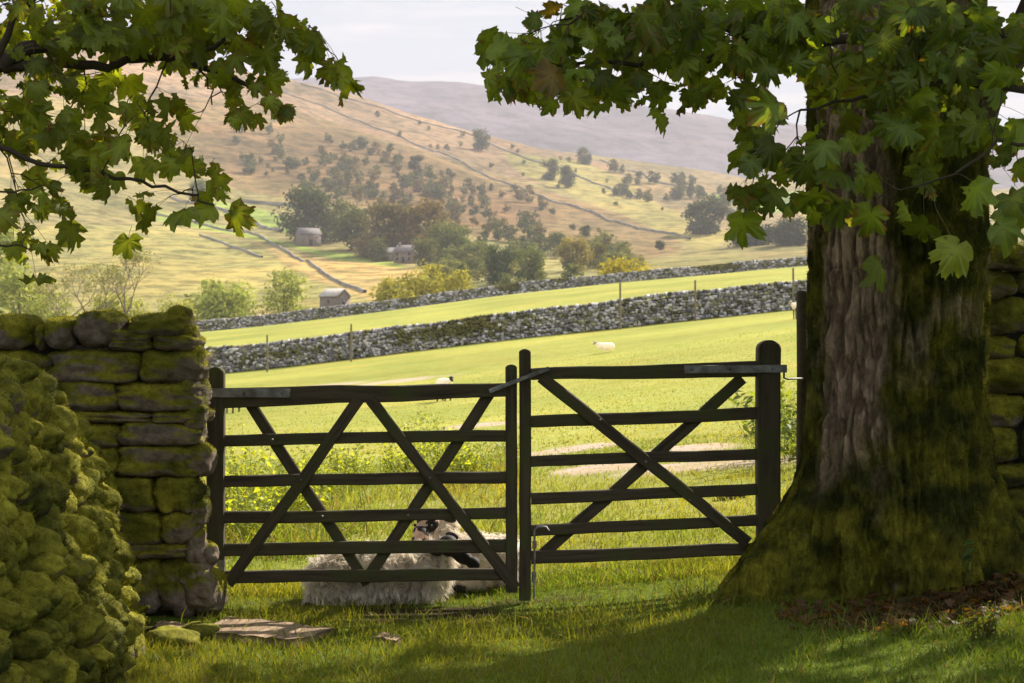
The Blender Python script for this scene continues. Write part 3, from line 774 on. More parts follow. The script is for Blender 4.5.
def box(c, d):
    x, y, z = c; a, b, e = (v / 2 for v in d)
    V = np.array([(x + i * a, y + j * b, z + k * e) for i in (-1, 1) for j in (-1, 1) for k in (-1, 1)])
    return V, np.array([(0, 1, 3, 2), (4, 6, 7, 5), (0, 4, 5, 1), (2, 3, 7, 6), (0, 2, 6, 4), (1, 5, 7, 3)])
def house(px, py, L, W, he, hr, rot, label, wins, chim=0, roofmat=MS2, wall=MS1, name='farm_building', dmin=350):
    p = G(px, py, dmin); r = empty(name, p, label, 'building'); r.rotation_euler.z = R(rot)
    V, Fc = prism(L, W, -2.5, he, hr); mesh_np('wall', V, Fc, wall, r)
    a, b = L / 2 + .3, W / 2 + .3; t = .22; e = he - .12
    V = np.array([(-a, -b, e), (a, -b, e), (a, 0, hr + .12), (-a, 0, hr + .12), (a, b, e), (-a, b, e),
                  (-a, -b, e + t), (a, -b, e + t), (a, 0, hr + .12 + t), (-a, 0, hr + .12 + t), (a, b, e + t), (-a, b, e + t)])
    Fq = np.array([(0, 3, 2, 1), (3, 5, 4, 2), (6, 7, 8, 9), (9, 8, 10, 11), (0, 1, 7, 6), (5, 11, 10, 4), (1, 2, 8, 7), (2, 4, 10, 8), (0, 6, 9, 3), (3, 9, 11, 5)])
    rf = mesh_np('roof', V, Fq, roofmat, r)
    for k in range(chim):
        x = (-1 if k == 0 else 1) * (L / 2 - .8)
        v, f = box((x, 0, hr + .6), (.7, .6, 1.5)); mesh_np('chimney', v, f, wall, rf)
    for (side, u, z, w, h, nm) in wins:
        if side == 'f': v, f = box((u, -W / 2 - .01, z), (w, .12, h))
        elif side == 'r': v, f = box((L / 2 + .01, u, z), (.12, w, h))
        else: v, f = box((-L / 2 - .01, u, z), (.12, w, h))
        mesh_np(nm, v, f, MWIN, r)
house(308, 246, 8.5, 7, 4.4, 6.8, 25, 'square stone barn beside the dark tree on the hillside', [('f', 0, 1.2, 1.4, 2.3, 'door'), ('f', 2.5, 3.2, .6, .6, 'window')], 0, MS2)
house(335, 308, 5.5, 4.8, 2.7, 4.3, -35, 'little stone barn just behind the crest wall', [('r', 0, 1.1, 1.1, 2.0, 'door'), ('f', 0, 1.5, .5, .6, 'window')], 0, MS3)
house(389, 261, 5.5, 4.5, 2.9, 4.6, 15, 'lower farm outbuilding with a pale roof next to the farmhouse', [('f', -1.5, 1.2, 1.2, 2.0, 'door'), ('f', 1.6, 1.6, .9, .9, 'window')], 0, MS3)
house(407, 263, 7.5, 5, 3.7, 5.8, -28, 'dark stone farmhouse with two chimneys in the valley', [('f', -2.4, 1.3, .8, 1, 'window'), ('f', 2.4, 1.3, .8, 1, 'window'), ('f', -2.4, 2.9, .8, .8, 'window'), ('f', 2.4, 2.9, .8, .8, 'window'), ('f', 0, 1.0, .9, 1.9, 'door'), ('r', 0, 2.8, .8, .8, 'window')], 2, MS2)

# ------------------------------------------------------------------ gates
def bar(a, b, w, t, ex=0.0, bev=.006, segs=22, warp=.0042, taper=None):
    """beam between a and b (points on its axis); w = height across, t = thickness along Y"""
    a = Vector(a); b = Vector(b); d = (b - a); L = d.length; d.normalize(); s = Vector((0, 1, 0)); u = d.cross(s).normalized(); s = u.cross(d).normalized() * -1
    pr_ = [(-w / 2 + bev, -t / 2), (w / 2 - bev, -t / 2), (w / 2, -t / 2 + bev), (w / 2, t / 2 - bev), (w / 2 - bev, t / 2), (-w / 2 + bev, t / 2), (-w / 2, t / 2 - bev), (-w / 2, -t / 2 + bev)]
    V = []; UV = []
    ph = random.uniform(0, 50)
    for i in range(segs + 1):
        k = i / segs; p = a + d * L * k; tp = 1 if taper is None else taper[0] + (taper[1] - taper[0]) * k
        o1 = (vnoise(np.array([[k * L * 3 + ph, 0, 0]]))[0]) * warp; o2 = vnoise(np.array([[k * L * 4 + ph, 9, 0]]))[0] * warp
        for j, (q, r_) in enumerate(pr_):
            V.append(p + u * (q * tp + o1 + vnoise(np.array([[k * L * 9 + ph, j, 3]]))[0] * .0016) + s * (r_ + o2)); UV.append((k * L + ph, j / 8 * .3 + ph))
    Fq = [(i * 8 + j, i * 8 + (j + 1) % 8, (i + 1) * 8 + (j + 1) % 8, (i + 1) * 8 + j) for i in range(segs) for j in range(8)]
    caps = [tuple(range(7, -1, -1)), tuple(segs * 8 + j for j in range(8))]
    return [tuple(v) for v in V], Fq + caps, UV
def beam(name, a, b, w, t, root, mat=MAT_GATE, **k):
    V, Fc, UV = bar(a, b, w, t, **k); me = bpy.data.meshes.new(name); me.from_pydata(V, [], Fc); me.materials.append(mat)
    uv = me.uv_layers.new(name='UVMap'); li = np.zeros(len(me.loops), np.int32); me.loops.foreach_get('vertex_index', li)
    uv.data.foreach_set('uv', np.array(UV, np.float32)[li].ravel()); me.update()
    bm = bmesh.new(); bm.from_mesh(me); bmesh.ops.recalc_face_normals(bm, faces=bm.faces); bm.to_mesh(me); bm.free()
    o = bpy.data.objects.new(name, me); col.objects.link(o); relink(o, root); return o
def stile(name, px0, px1, pyt, pyb, y, t, root, mat=MAT_GATE, round_=.35):
    """upright with a rounded head, as ONE mesh"""
    a = P((px0 + px1) / 2, pyt, y); b = P((px0 + px1) / 2 + 0, pyb, y); w = (px1 - px0) * y / F
    n = 8; prof = []
    hh = w * round_
    Lz = a.z - b.z
    zs = [0] + list(np.linspace(.02, 1 - hh / Lz, 14)) + [1 - hh / Lz * (1 - math.sin(q)) for q in np.linspace(.25, 1.5, 5)]
    V = []; UV = []; ph = random.uniform(0, 30)
    for k in zs:
        z = b.z + Lz * k; q = max(0, (k - (1 - hh / Lz)) / (hh / Lz)); sc = math.sqrt(max(.02, 1 - q * q)) if q > 0 else 1
        ww, tt, bv = w / 2 * sc, t / 2 * (1 if q < .6 else .85), .008 * sc
        nz = vnoise(np.array([[z * 5 + ph, 0, 0]]))[0] * .002
        for j, (i1, i2) in enumerate([(-ww + bv, -tt), (ww - bv, -tt), (ww, -tt + bv), (ww, tt - bv), (ww - bv, tt), (-ww + bv, tt), (-ww, tt - bv), (-ww, -tt + bv)]):
            V.append((a.x + i1 + nz, y + i2, z)); UV.append((z + ph, j / 8 * .3 + ph))
    m = len(zs); Fq = [(i * 8 + j, i * 8 + (j + 1) % 8, (i + 1) * 8 + (j + 1) % 8, (i + 1) * 8 + j) for i in range(m - 1) for j in range(8)] + [tuple(range(7, -1, -1)), tuple((m - 1) * 8 + j for j in range(8))]
    me = bpy.data.meshes.new(name); me.from_pydata(V, [], Fq); me.materials.append(mat)
    uv = me.uv_layers.new(name='UVMap'); li = np.zeros(len(me.loops), np.int32); me.loops.foreach_get('vertex_index', li); uv.data.foreach_set('uv', np.array(UV, np.float32)[li].ravel())
    bm = bmesh.new(); bm.from_mesh(me); bmesh.ops.recalc_face_normals(bm, faces=bm.faces); bm.to_mesh(me); bm.free()
    o = bpy.data.objects.new(name, me); col.objects.link(o)
    if root: relink(o, root)
    return o
YG = 9.3; S = YG / F
def rail(root, x0, t0, b0, x1, t1, b1, y=YG, t=.03, name='rail', **k):
    a = P(x0, (t0 + b0) / 2, y); b = P(x1, (t1 + b1) / 2, y); w0 = (b0 - t0) * S; w1 = (b1 - t1) * S
    return beam(name, a, b, (w0 + w1) / 2, t, root, taper=(w0 * 2 / (w0 + w1), w1 * 2 / (w0 + w1)), **k)
def brace(root, x0, y0, x1, y1, wpx, y, t=.022): return beam('brace', P(x0, y0, y), P(x1, y1, y), wpx * S, t, root)
def bolt_heads(root, pts, y, r=.009):
    B = Bag()
    for (px, py) in pts:
        p = P(px, py, y); tube(B, [p + Vector((0, .006, 0)), p + Vector((0, -.004, 0)), p + Vector((0, -.007, 0))], [r, r, r * .3], 8, (.2, .2, .2))
    v, f, c = B.get(); relink(mesh_np('bolt_head', v, f, MAT_METAL, None, None, True), root)
g1 = empty('field_gate', (P(365, 0, YG).x, YG, -.03), 'wider dark timber field gate leaf hung by the mossy wall end', 'gate')
stile('hinge_stile', 207.6, 224.6, 367, 594, YG, .075, g1)
stile('meeting_stile', 505.5, 517.2, 364.5, 592, YG, .06, g1, round_=.3)
rail(g1, 224, 387.5, 408, 506, 383.5, 397, t=.05, name='top_rail')
for (t0, b0, t1, b1) in ((435, 446.5, 430, 441.5), (475.5, 487, 471.5, 483.5), (512, 524, 507.5, 519), (543.5, 556, 540, 553), (571, 583.5, 568, 580)):
    rail(g1, 224, t0, b0, 506, t1, b1)
brace(g1, 250, 404, 368, 584, 11.5, YG + .028); brace(g1, 489, 394, 368, 577, 11.5, YG + .028)
brace(g1, 359, 400, 228, 584, 11.5, YG - .028); brace(g1, 370, 400, 516, 588, 11.5, YG - .028)
beam('hinge_strap', P(206, 392.6, YG - .046), P(290, 393.4, YG - .046), 8.8 * S, .006, g1, MAT_METAL, bev=.0015, warp=.0008)
bolt_heads(g1, [(244, 393.2), (282, 393.4), (301, 480), (430, 478), (272, 439.8), (322, 516.5), (408, 515.5)], YG - .05, .008)
beam('latch_loop', P(489.5, 391.6, YG - .05), P(549, 368.5, YG - .05), 4.2 * S, .012, g1, MAT_METAL, bev=.002, warp=.001)
beam('hinge_pin', P(221, 560, YG - .045), P(221, 571, YG - .045), 7 * S, .02, g1, MAT_METAL, bev=.003)
g2 = empty('field_gate', (P(650, 0, YG).x, YG, .03), 'narrower dark timber field gate leaf next to the sycamore trunk', 'gate')
stile('meeting_stile', 519.2, 531, 349, 600, YG + .004, .06, g2, round_=.3)
stile('hinge_stile', 756.5, 779.5, 340, 560, YG + .01, .11, g2, round_=.4)
rail(g2, 531, 368.5, 380, 757, 361, 377, t=.05, name='top_rail')
for (t0, b0, t1, b1) in ((415, 427, 407.6, 420), (456, 467, 448.7, 459.6), (492.5, 504, 484, 495.5), (524.5, 536, 515, 526), (550.5, 563.5, 543, 555)):
    rail(g2, 531, t0, b0, 758, t1, b1)
brace(g2, 541, 377, 748, 543, 12, YG - .028); brace(g2, 742, 378, 541, 556, 12, YG + .028)
beam('hinge_strap', P(684.5, 369.6, YG - .06), P(787, 368.6, YG - .06), 7.6 * S, .006, g2, MAT_METAL, bev=.0015, warp=.0008)
bolt_heads(g2, [(692, 369.6), (730, 369.2), (772, 368.8), (646, 462), (600, 420), (690, 500)], YG - .064, .007)
B = Bag(); tube(B, [P(549, 531, YG - .05), P(546, 527, YG - .055), P(538, 526.5, YG - .055), P(534.5, 530, YG - .055), P(534.5, 560, YG - .055), P(534, 600, YG - .055)], [.006] * 6, 7, (.1, .1, .1))
tube(B, [P(534.5, 541, YG - .055), P(534.5, 548, YG - .055)], [.012, .012], 8, (.1, .1, .1)); tube(B, [P(534, 572, YG - .055), P(534, 582, YG - .055)], [.012, .012], 8, (.1, .1, .1))
v, f, c = B.get(); relink(mesh_np('drop_bolt', v, f, MAT_METAL, None, None, True), g2)
B = Bag(); tube(B, [P(784, 369, YG - .03), P(784, 378, YG - .01), P(788, 379, YG), P(803, 378.5, YG + .25)], [.006] * 4, 7, (.1, .1, .1))
v, f, c = B.get(); relink(mesh_np('hinge_hook', v, f, MAT_METAL, None, None, True), g2)
# round gate post behind the trunk
B = Bag(); x = P(803, 0, 9.6).x; r_ = 6.8 * 9.6 / F
tube(B, [(x, 9.6, -.2), (x, 9.6, .5), (x + .004, 9.6, 1.2), (x, 9.6, 1.69), (x, 9.6, 1.705), (x, 9.6, 1.71)], [r_ * 1.08, r_ * 1.05, r_, r_ * .98, r_ * .8, .002], 14, (.07, .055, .035))
v, f, c = B.get(); o = mesh_np('gate_post', v, f, MAT_TWIG, None, c, True); tag(o, 'tall flat-topped round gate post close behind the sycamore trunk', 'post')
# thin stakes along the field wall
for px, top, lab in ((267, 335, 'first thin wooden stake by the field wall, from the mossy wall end'), (351, 324, 'second thin wooden stake by the field wall, from the mossy wall end'), (620, 283, 'thin wooden stake by the field wall above the narrower gate'), (695, 280, 'thin wooden stake by the field wall nearest the round gate post'), (793, 268, 'thin wooden stake rising over the field wall beside the trunk')):
    d = 102.5 if px < 793 else 103; x = (px - CX) / F * d; z = h1(x, d); B = Bag()
    zt = CAMZ + (CY - top) / F * d
    tube(B, [(x, d, z - .3), (x + .02, d, z + .6), (x + .01, d, zt)], [.07, .065, .06], 6, (.20, .17, .11)); v, f, c = B.get()
    tag(mesh_np('fence_post', v, f, MAT_TWIG, None, c), lab, 'post')

# ------------------------------------------------------------------ big sycamore
TX, TY = P(897, 0, 9.0).x, 9.0
def trunk_mesh():
    nt_, nz_ = 420, 620
    th = np.linspace(0, 2 * np.pi, nt_, endpoint=False); zz = np.concatenate([np.linspace(-.15, 3.6, nz_ - 60), np.linspace(3.6, 8, 61)[1:]])
    T, Z = np.meshgrid(th, zz); T = T.ravel(); Z = Z.ravel()
    Rr = np.interp(Z, [-.15, .05, .18, .316, .48, .62, .80, 1.1, 1.64, 2.2, 3.5, 8], [1.0, .94, .86, .78, .655, .575, .505, .475, .47, .475, .47, .34])
    fl = np.clip((Rr - .47) / .5, 0, 1)
    c, s = np.cos(T), np.sin(T)
    Q = np.stack([c, s, Z * .25], -1)
    butt = fbm(Q * 2.6, 2, 61) ; butt2 = np.cos(T * 7 + 1.2 + Z * .8) * .5
    leftness = sstep(-.2, .8, -c); depthk = 1 - .48 * fl * sstep(0, 1, -s) + 0
    r = Rr * depthk * (1 + fl * (.22 * butt + .08 * butt2) + (.03 + fl * .17) * (.5 - np.abs(np.sin(T * 5.5 + 1.6 * butt + Z * .5))) * sstep(0, .12, fl + .03)) * (1 + .04 * fbm(Q * 1.7 + 9, 2, 3))
    r = r * (1 + .03 * fl * leftness)
    Wp = np.stack([c * r * 1.0, s * r, Z], -1)
    ridg = np.abs(vnoise(np.stack([T * 9 + 1.2 * fbm(Wp * 3, 2, 8), Z * 2.1, T * 0], -1) * 1.0, 5))
    ridg2 = np.abs(fbm(np.stack([c * 10, s * 10, Z * 4.2], -1), 4, 6))
    lump = fbm(Wp * np.array((7, 7, 4.5)), 4, 15)
    bark = (1 - sstep(0, .35, ridg2)) * .03
    r = r + .012 * (ridg - .5) - bark + lump * (.018 + .085 * fl) + fbm(Wp * 30, 3, 4) * .004
    V = np.stack([TX + c * r, TY + s * r, Z], -1)
    i = np.arange(len(zz) - 1)[:, None] * nt_ + np.arange(nt_)[None]; j = np.arange(len(zz) - 1)[:, None] * nt_ + (np.arange(nt_) + 1)[None] % nt_
    Fq = np.stack([i, j, j + nt_, i + nt_], -1).reshape(-1, 4)
    # bare bark strip facing front-left, moss elsewhere
    ang = (T - (1.5 * np.pi - .74) + np.pi) % (2 * np.pi) - np.pi
    bare = (1 - sstep(.34, .55, np.abs(ang) + .16 * lump + .10 * butt)) * sstep(.55, 1.1, Z + .5 * lump)
    bare = np.maximum(bare, .55 * sstep(.1, .5, fbm(Wp * 4, 3, 33)) * sstep(.9, 1.6, Z))
    m = (1 - bare) * sstep(-.5, .0, lump + .45)
    tone = np.clip(.45 + 1.5 * fbm(Wp * 8, 4, 35) + 6 * (lump * .12) * fl, 0, 1)[:, None]  # raised root lumps get lighter moss colour, painted highlights that strengthen the relief
    mc = (MOSS * .8 * (1 - tone) + MOSS2 * (.6 + .45 * fl[:, None]) * tone) * .95
    bc = np.array((.29, .205, .15)) * (.75 + .7 * np.clip(1 - bark[:, None] / .03, 0, 1)) * (1 + .3 * fbm(Wp * 14, 3, 37))[:, None] * .8
    C = mc * m[:, None] + bc * (1 - m[:, None])
    return V, Fq, C, m
def limbpath(bag, a, b, r0, r1, sag=.3, n=6, seed=0, c=(.06, .045, .03)):
    pr_ = random.Random(seed); a = Vector(a); b = Vector(b); pts = []
    for k in range(n + 1):
        t = k / n; p = a.lerp(b, t) + Vector((pr_.uniform(-1, 1), pr_.uniform(-1, 1), pr_.uniform(-1, 1))) * .05 * (b - a).length * math.sin(t * 3.14) + Vector((0, 0, sag * math.sin(t * 3.14))); pts.append(p)
    tube(bag, pts, [r0 + (r1 - r0) * k / n for k in range(n + 1)], 8, c); return pts
# leaf shape
_half = [(0, 1.0), (6, .90), (10, .93), (16, .80), (21, .80), (26, .58), (33, .72), (39, .84), (44, .83), (48, .96), (54, .84), (60, .85), (68, .66), (76, .55), (86, .66), (95, .66), (101, .76), (110, .62), (130, .52), (155, .40), (174, .22)]
LA = np.array([R(a) for a, r in _half] + [R(360 - a) for a, r in _half[::-1] if a > 0]); LR = np.array([r for a, r in _half] + [r for a, r in _half[::-1] if a > 0])
VEIN = np.array([1.0 if a in (0, 48, 101) else (.0) for a, r in _half] + [1.0 if a in (48, 101) else .0 for a, r in _half[::-1] if a > 0])
def leaves(Pt, Tip, Nn, Rad, C, seed, low=False):
    """leaves at stalk points Pt with tip direction Tip and normal Nn"""
    rg = np.random.default_rng(seed); n = len(Pt); la, lr, ve = (LA, LR, VEIN)
    if low:
        a_ = [(0, 1), (24, .5), (48, .9), (76, .45), (101, .62), (150, .3)]; la = np.array([R(a) for a, r in a_] + [R(360 - a) for a, r in a_[::-1] if a > 0]); lr = np.array([r for a, r in a_] + [r for a, r in a_[::-1] if a > 0]); ve = np.zeros(len(la))
    T = Tip / np.linalg.norm(Tip, axis=1, keepdims=True); Nn = Nn - T * (Nn * T).sum(1, keepdims=True); Nn /= np.linalg.norm(Nn, axis=1, keepdims=True); S_ = np.cross(T, Nn)
    k = len(la); jit = (1 + rg.normal(size=(n, k)) * (.05 if not low else .08)) * np.where(rg.random((n, k)) < .05, .68, 1)
    fold = rg.uniform(.0, .55, n)[:, None]; droop = rg.uniform(.05, .95, n)[:, None]; wav = rg.uniform(-.2, .2, (n, k))
    def ring(f, w):
        r = lr[None] * jit * f; u = np.cos(la)[None] * r; v = np.sin(la)[None] * r * rg.uniform(.85, 1.1, (n, 1)) if False else np.sin(la)[None] * r
        z = -fold * np.abs(v) * .8 - droop * (u * np.abs(u)) * .6 - .25 * droop * v * v + wav * w * f + .05 * ve[None] * f
        z += .02 * np.cos(la * 3.75)[None] * f
        return u, v, z
    rings = [ring(1, 1)] if low else [ring(.52, .3), ring(1, 1)]
    allv = [Pt[:, None]]
    for (u, v, z) in rings:
        allv.append(Pt[:, None] + (T[:, None] * u[..., None] + S_[:, None] * v[..., None] + Nn[:, None] * z[..., None]) * Rad[:, None, None])
    V = np.concatenate(allv, 1); m = V.shape[1]; b = np.arange(n)[:, None, None] * m
    i = np.arange(k); j = (i + 1) % k
    F3 = (b + np.stack([0 * i, 1 + i, 1 + j], -1)[None]).reshape(-1, 3); Fs = [F3]
    if not low: Fs.append((b + np.stack([1 + i, 1 + k + i, 1 + k + j, 1 + j], -1)[None]).reshape(-1, 4))
    vv = np.concatenate([[1.0]] + ([ve] if low else [ve * .9, ve * .5]))
    CC = C[:, None] * (1 + .28 * vv[None, :, None] * np.array((1, 1, .6))) * (1 if low else 1)
    # brown tips on some leaves
    if not low:
        br = (rg.random(n) < .3)[:, None] & (rg.random((n, m)) < .35) & (np.arange(m)[None] > k)
        CC[br] = np.array((.16, .09, .03))
    return V.reshape(-1, 3), Fs, CC.reshape(-1, 3)
def leafcols(n, rg, base=(.055, .105, .020)):
    c = np.array(base)[None] * (.6 + .8 * rg.random((n, 1))); y = rg.random(n)
    c[y < .14] = np.array((.13, .17, .025)) * (.8 + .5 * rg.random(((y < .14).sum(), 1)))
    c[y > .99] = np.array((.13, .10, .03)); return c
def mst(nodes, roots):
    """Prim from root nodes; returns parent index for every node (roots first)"""
    n = len(nodes); par = -np.ones(n, int); dist = np.full(n, 1e9); src = np.zeros(n, int); done = np.zeros(n, bool); done[:roots] = True; order = []
    for r in range(roots):
        d = np.linalg.norm(nodes - nodes[r], axis=1); m = d < dist; dist[m] = d[m]; src[m] = r
    dist[done] = 1e9
    depth = np.zeros(n)
    for _ in range(n - roots):
        i = int(np.argmin(np.where(done, 1e9, dist))); done[i] = True; par[i] = src[i]; order.append(i); depth[i] = depth[src[i]] + np.linalg.norm(nodes[i] - nodes[src[i]])
        d = np.linalg.norm(nodes - nodes[i], axis=1) + .3 * depth[i]; m = (d < dist) & ~done; dist[m] = d[m]; src[m] = i
    return par, order
def foliage(tree_root, clusters, limbs, drange, size, seed, base, offcrown, petiole=True):
    rg = np.random.default_rng(seed); pts = []; own = []
    for cl in clusters:
        cx, cy, rx, ry, n = cl[:5]; dr = cl[5] if len(cl) > 5 else drange
        for k in range(n if n < 8 else int(n * .74)):
            a = rg.random() * 6.283; q = math.sqrt(rg.random()); d = rg.uniform(*dr)
            own.append(1.25 if n <= 2 else 1.0); pts.append(tuple(P(cx + math.cos(a) * q * rx, cy + math.sin(a) * q * ry, d)))
    pts = np.array(pts); n = len(pts)
    # twig nodes lie above / behind each leaf by its stalk
    st = np.stack([rg.normal(size=n) * .04, rg.normal(size=n) * .05, .03 + .04 * rg.random(n)], -1)
    tw = pts + st
    sel = rg.random(n) < .42
    twn = tw[sel]
    B = Bag(); rootn = []
    for (L, r0, r1) in limbs:
        q = [P(*p) for p in L]; fine = []
        for a, b in zip(q[:-1], q[1:]):
            for k in range(4): fine.append(a.lerp(b, k / 4) + Vector((rg.normal(), rg.normal(), rg.normal())) * .008)
        fine.append(q[-1]); m = len(fine)
        tube(B, fine, [r0 + (r1 - r0) * k / (m - 1) for k in range(m)], 8, (.045, .035, .025)); rootn += [tuple(p) for p in fine]
    nodes = np.concatenate([np.array(rootn), twn]); nr = len(rootn); par, order = mst(nodes, nr)
    for _ in range(3):
        sm = nodes.copy(); ch = np.zeros(len(nodes)); acc = np.zeros_like(nodes)
        for i in order: acc[par[i]] += nodes[i]; ch[par[i]] += 1
        for i in order:
            q_ = nodes[par[i]] if not ch[i] else (nodes[par[i]] + acc[i] / ch[i]) / 2
            sm[i] = nodes[i] * (.5 if ch[i] else .8) + q_ * (.5 if ch[i] else .2)
        nodes = sm
    twn = nodes[nr:]; tw[sel] = twn
    cnt = np.ones(len(nodes))
    for i in order[::-1]:
        if par[i] >= nr: cnt[par[i]] += cnt[i]
    for i in order:
        a = Vector(nodes[par[i]]); b = Vector(nodes[i]); mid = a.lerp(b, .5) + Vector(rg.normal(size=3)) * .08 * (b - a).length
        r = .0011 + .0012 * math.sqrt(cnt[i]); tube(B, [a, mid, b], [min(.012, r * 1.1), min(.011, r), min(.01, r * .9)], 4, (.06, .045, .028))
    if petiole:
        idx = np.where(sel)[0]
        for i in range(n):
            if sel[i]: q = tw[i]
            else:
                d = np.linalg.norm(twn - tw[i], axis=1); j = int(np.argmin(d)); q = twn[j]
                if d[j] > .22: q = tw[i]
            a = Vector(q); b = Vector(pts[i]); tube(B, [a, a.lerp(b, .55) + Vector((0, 0, .008)), b], [.0014, .0012, .0012], 3, (.16, .13, .05))
    v, f, c = B.get(); relink(mesh_np('limb', v, f, MAT_TWIG, None, c, True), tree_root)
    tip = np.stack([rg.normal(size=n) * .65, rg.normal(size=n) * .45, -.75 + rg.normal(size=n) * .35], -1)
    nn = np.stack([rg.normal(size=n) * .55, -.8 + rg.normal(size=n) * .45, .45 + rg.normal(size=n) * .45], -1)
    V, Fs, C = leaves(pts, tip, nn, size * np.where(np.array(own) > 1, 1.2 + .15 * rg.random(n), .48 + .78 * rg.random(n)), leafcols(n, rg, base), seed)
    crown = mesh_np('crown', V, Fs, MAT_LEAF, None, C, False); relink(crown, tree_root)
    # the rest of the crown, above and around the view
    (c0, rad, N_, zf) = offcrown; c0 = np.array(c0); rad = np.array(rad)
    cc = rg.normal(size=(N_ // 36, 3)); cc /= np.linalg.norm(cc, axis=1, keepdims=True); cc = c0 + cc * rad * (rg.random((len(cc), 1)) ** .5) 
    Pt = cc[rg.integers(0, len(cc), N_)] + rg.normal(size=(N_, 3)) * .38
    lowest = 1.42 + .215 * np.clip(Pt[:, 1], 0, 30) + .12
    infr = (Pt[:, 1] > 0) & (np.abs(Pt[:, 0]) < .33 * Pt[:, 1] + .3)
    keep = np.where(infr, Pt[:, 2] > lowest, Pt[:, 2] > 2.0) & (np.linalg.norm(Pt - np.array((0, 0, 1.42)), axis=1) > 2.5)
    Pt = Pt[keep]; m = len(Pt)
    nn = np.stack([rg.normal(size=m) * .5, rg.normal(size=m) * .5, np.ones(m)], -1); tip = np.stack([rg.normal(size=m), rg.normal(size=m), -.4 * np.ones(m)], -1)
    V, Fs, C = leaves(Pt, tip, nn, .10 + .08 * rg.random(m), leafcols(m, rg, base), seed + 1, low=True)
    o = mesh_np('crown', V, Fs, MAT_LEAF, None, C, False); relink(o, tree_root)
    return cc

syc = empty('sycamore_tree', (TX, TY, .1), 'massive old sycamore with a mossy flared trunk beside the narrower gate', 'tree')
V, Fq, C, m = trunk_mesh()
tk = mesh_np('trunk', V, Fq, MAT_BARK, None, C, True); relink(tk, syc)
relink(fuzz(V, Fq, m, 120000, .016, .003, 44, C, None, lambda c, n: (n[:, 1] < .35) & (c[:, 2] < 2.9) & (c[:, 2] > 0)), syc)
B = Bag()
for k, (a, b, r0, r1) in enumerate([((TX, TY, 3.4), (TX + 3.6, TY + 1.5, 5.8), .22, .08), ((TX - .2, TY, 3.7), (TX - 3.0, TY + 1.0, 6.4), .2, .07), ((TX, TY, 4.5), (TX + 1.2, TY + 4.0, 8.5), .2, .07),
                    ((TX, TY, 5.2), (TX - 2.0, TY - 3, 8.6), .18, .06), ((TX, TY, 6.5), (TX + .5, TY + .5, 12.5), .3, .08), ((TX, TY, 6.0), (TX + 3, TY - 2.4, 10), .18, .06), ((TX - .1, TY, 5.0), (TX - 2.2, TY + 4, 9), .18, .06), ((TX + .3, TY - .2, 2.35), P(1100, -10, 8.3), .10, .07)]):
    limbpath(B, a, b, r0, r1, .3, 8, k)
v, f, c = B.get(); relink(mesh_np('limb', v, f, MAT_TWIG, None, c, True), syc)
RC = [(700, 30, 120, 40, 120), (610, 55, 55, 38, 60), (545, 65, 42, 25, 36), (500, 78, 16, 10, 5), (492, 42, 10, 8, 3), (520, 45, 22, 12, 9), (575, 22, 42, 20, 24), (850, 40, 130, 46, 150), (955, 45, 75, 50, 90),
      (648, 100, 16, 20, 9), (600, 95, 35, 14, 14), (560, 92, 25, 12, 8), (690, 88, 35, 16, 14), (755, 100, 30, 18, 12), (757, 128, 18, 10, 4), (750, 155, 14, 12, 4), (748, 190, 14, 18, 6), (745, 218, 6, 6, 1),
      (785, 160, 26, 22, 9), (780, 192, 24, 16, 6), (808, 205, 22, 14, 5), (825, 165, 16, 26, 6), (880, 95, 70, 28, 34), (850, 130, 40, 18, 8), (940, 120, 50, 30, 26), (1000, 105, 35, 36, 20), (925, 165, 30, 18, 8), (860, 180, 20, 12, 3), (842, 208, 10, 8, 2),
      (870, 212, 4, 4, 1), (924, 228, 6, 6, 1), (880, 262, 2, 2, 1), (958, 248, 2, 2, 1), (912, 212, 6, 4, 1), (1000, 222, 4, 4, 1), (1018, 200, 8, 8, 2), (975, 195, 8, 8, 1), (1008, 160, 14, 12, 4), (965, 130, 30, 16, 6)]
RL = [([(1120, 60, 8.0), (1024, 35, 7.9), (930, 28, 7.8), (840, 40, 7.7), (760, 48, 7.6), (690, 60, 7.6), (620, 62, 7.6), (560, 66, 7.6)], .035, .006),
      ([(1120, 110, 7.6), (1000, 85, 7.5), (930, 80, 7.4), (870, 95, 7.3), (800, 110, 7.3)], .02, .005), ([(760, 48, 7.6), (700, 20, 7.5), (620, 15, 7.5), (560, 20, 7.5)], .012, .004),
      ([(1080, 150, 7.2), (1000, 140, 7.2), (950, 175, 7.1), (900, 190, 7.1)], .010, .003)]
foliage(syc, RC, RL, (6.9, 8.2), .100, 61, (.100, .150, .022), ((3.5, 9.2, 8.2), (6.6, 5.2, 5.6), 21000, 0))
syl = empty('sycamore_tree', (-5.4, 7.6, 0), 'sycamore mostly out of view whose leafy boughs hang over the mossy walls', 'tree')
B = Bag(); limbpath(B, (-5.4, 7.6, -.2), (-5.2, 7.8, 9), .42, .12, .0, 10, 3)
for k, (a, b, r0, r1) in enumerate([((-5.3, 7.6, 2.6), (-2.3, 7.3, 2.58), .09, .05), ((-5.3, 7.7, 4), (-1.8, 9.5, 6.2), .15, .05), ((-5.3, 7.7, 4.5), (-7.5, 10.5, 7.5), .15, .05), ((-5.3, 7.7, 5), (-3.5, 5, 7.8), .15, .05), ((-5.3, 7.7, 6), (-7.8, 5, 8.5), .14, .05)]):
    limbpath(B, a, b, r0, r1, .15, 8, k + 20)
v, f, c = B.get(); relink(mesh_np('trunk', v, f, MAT_TWIG, None, c, True), syl)
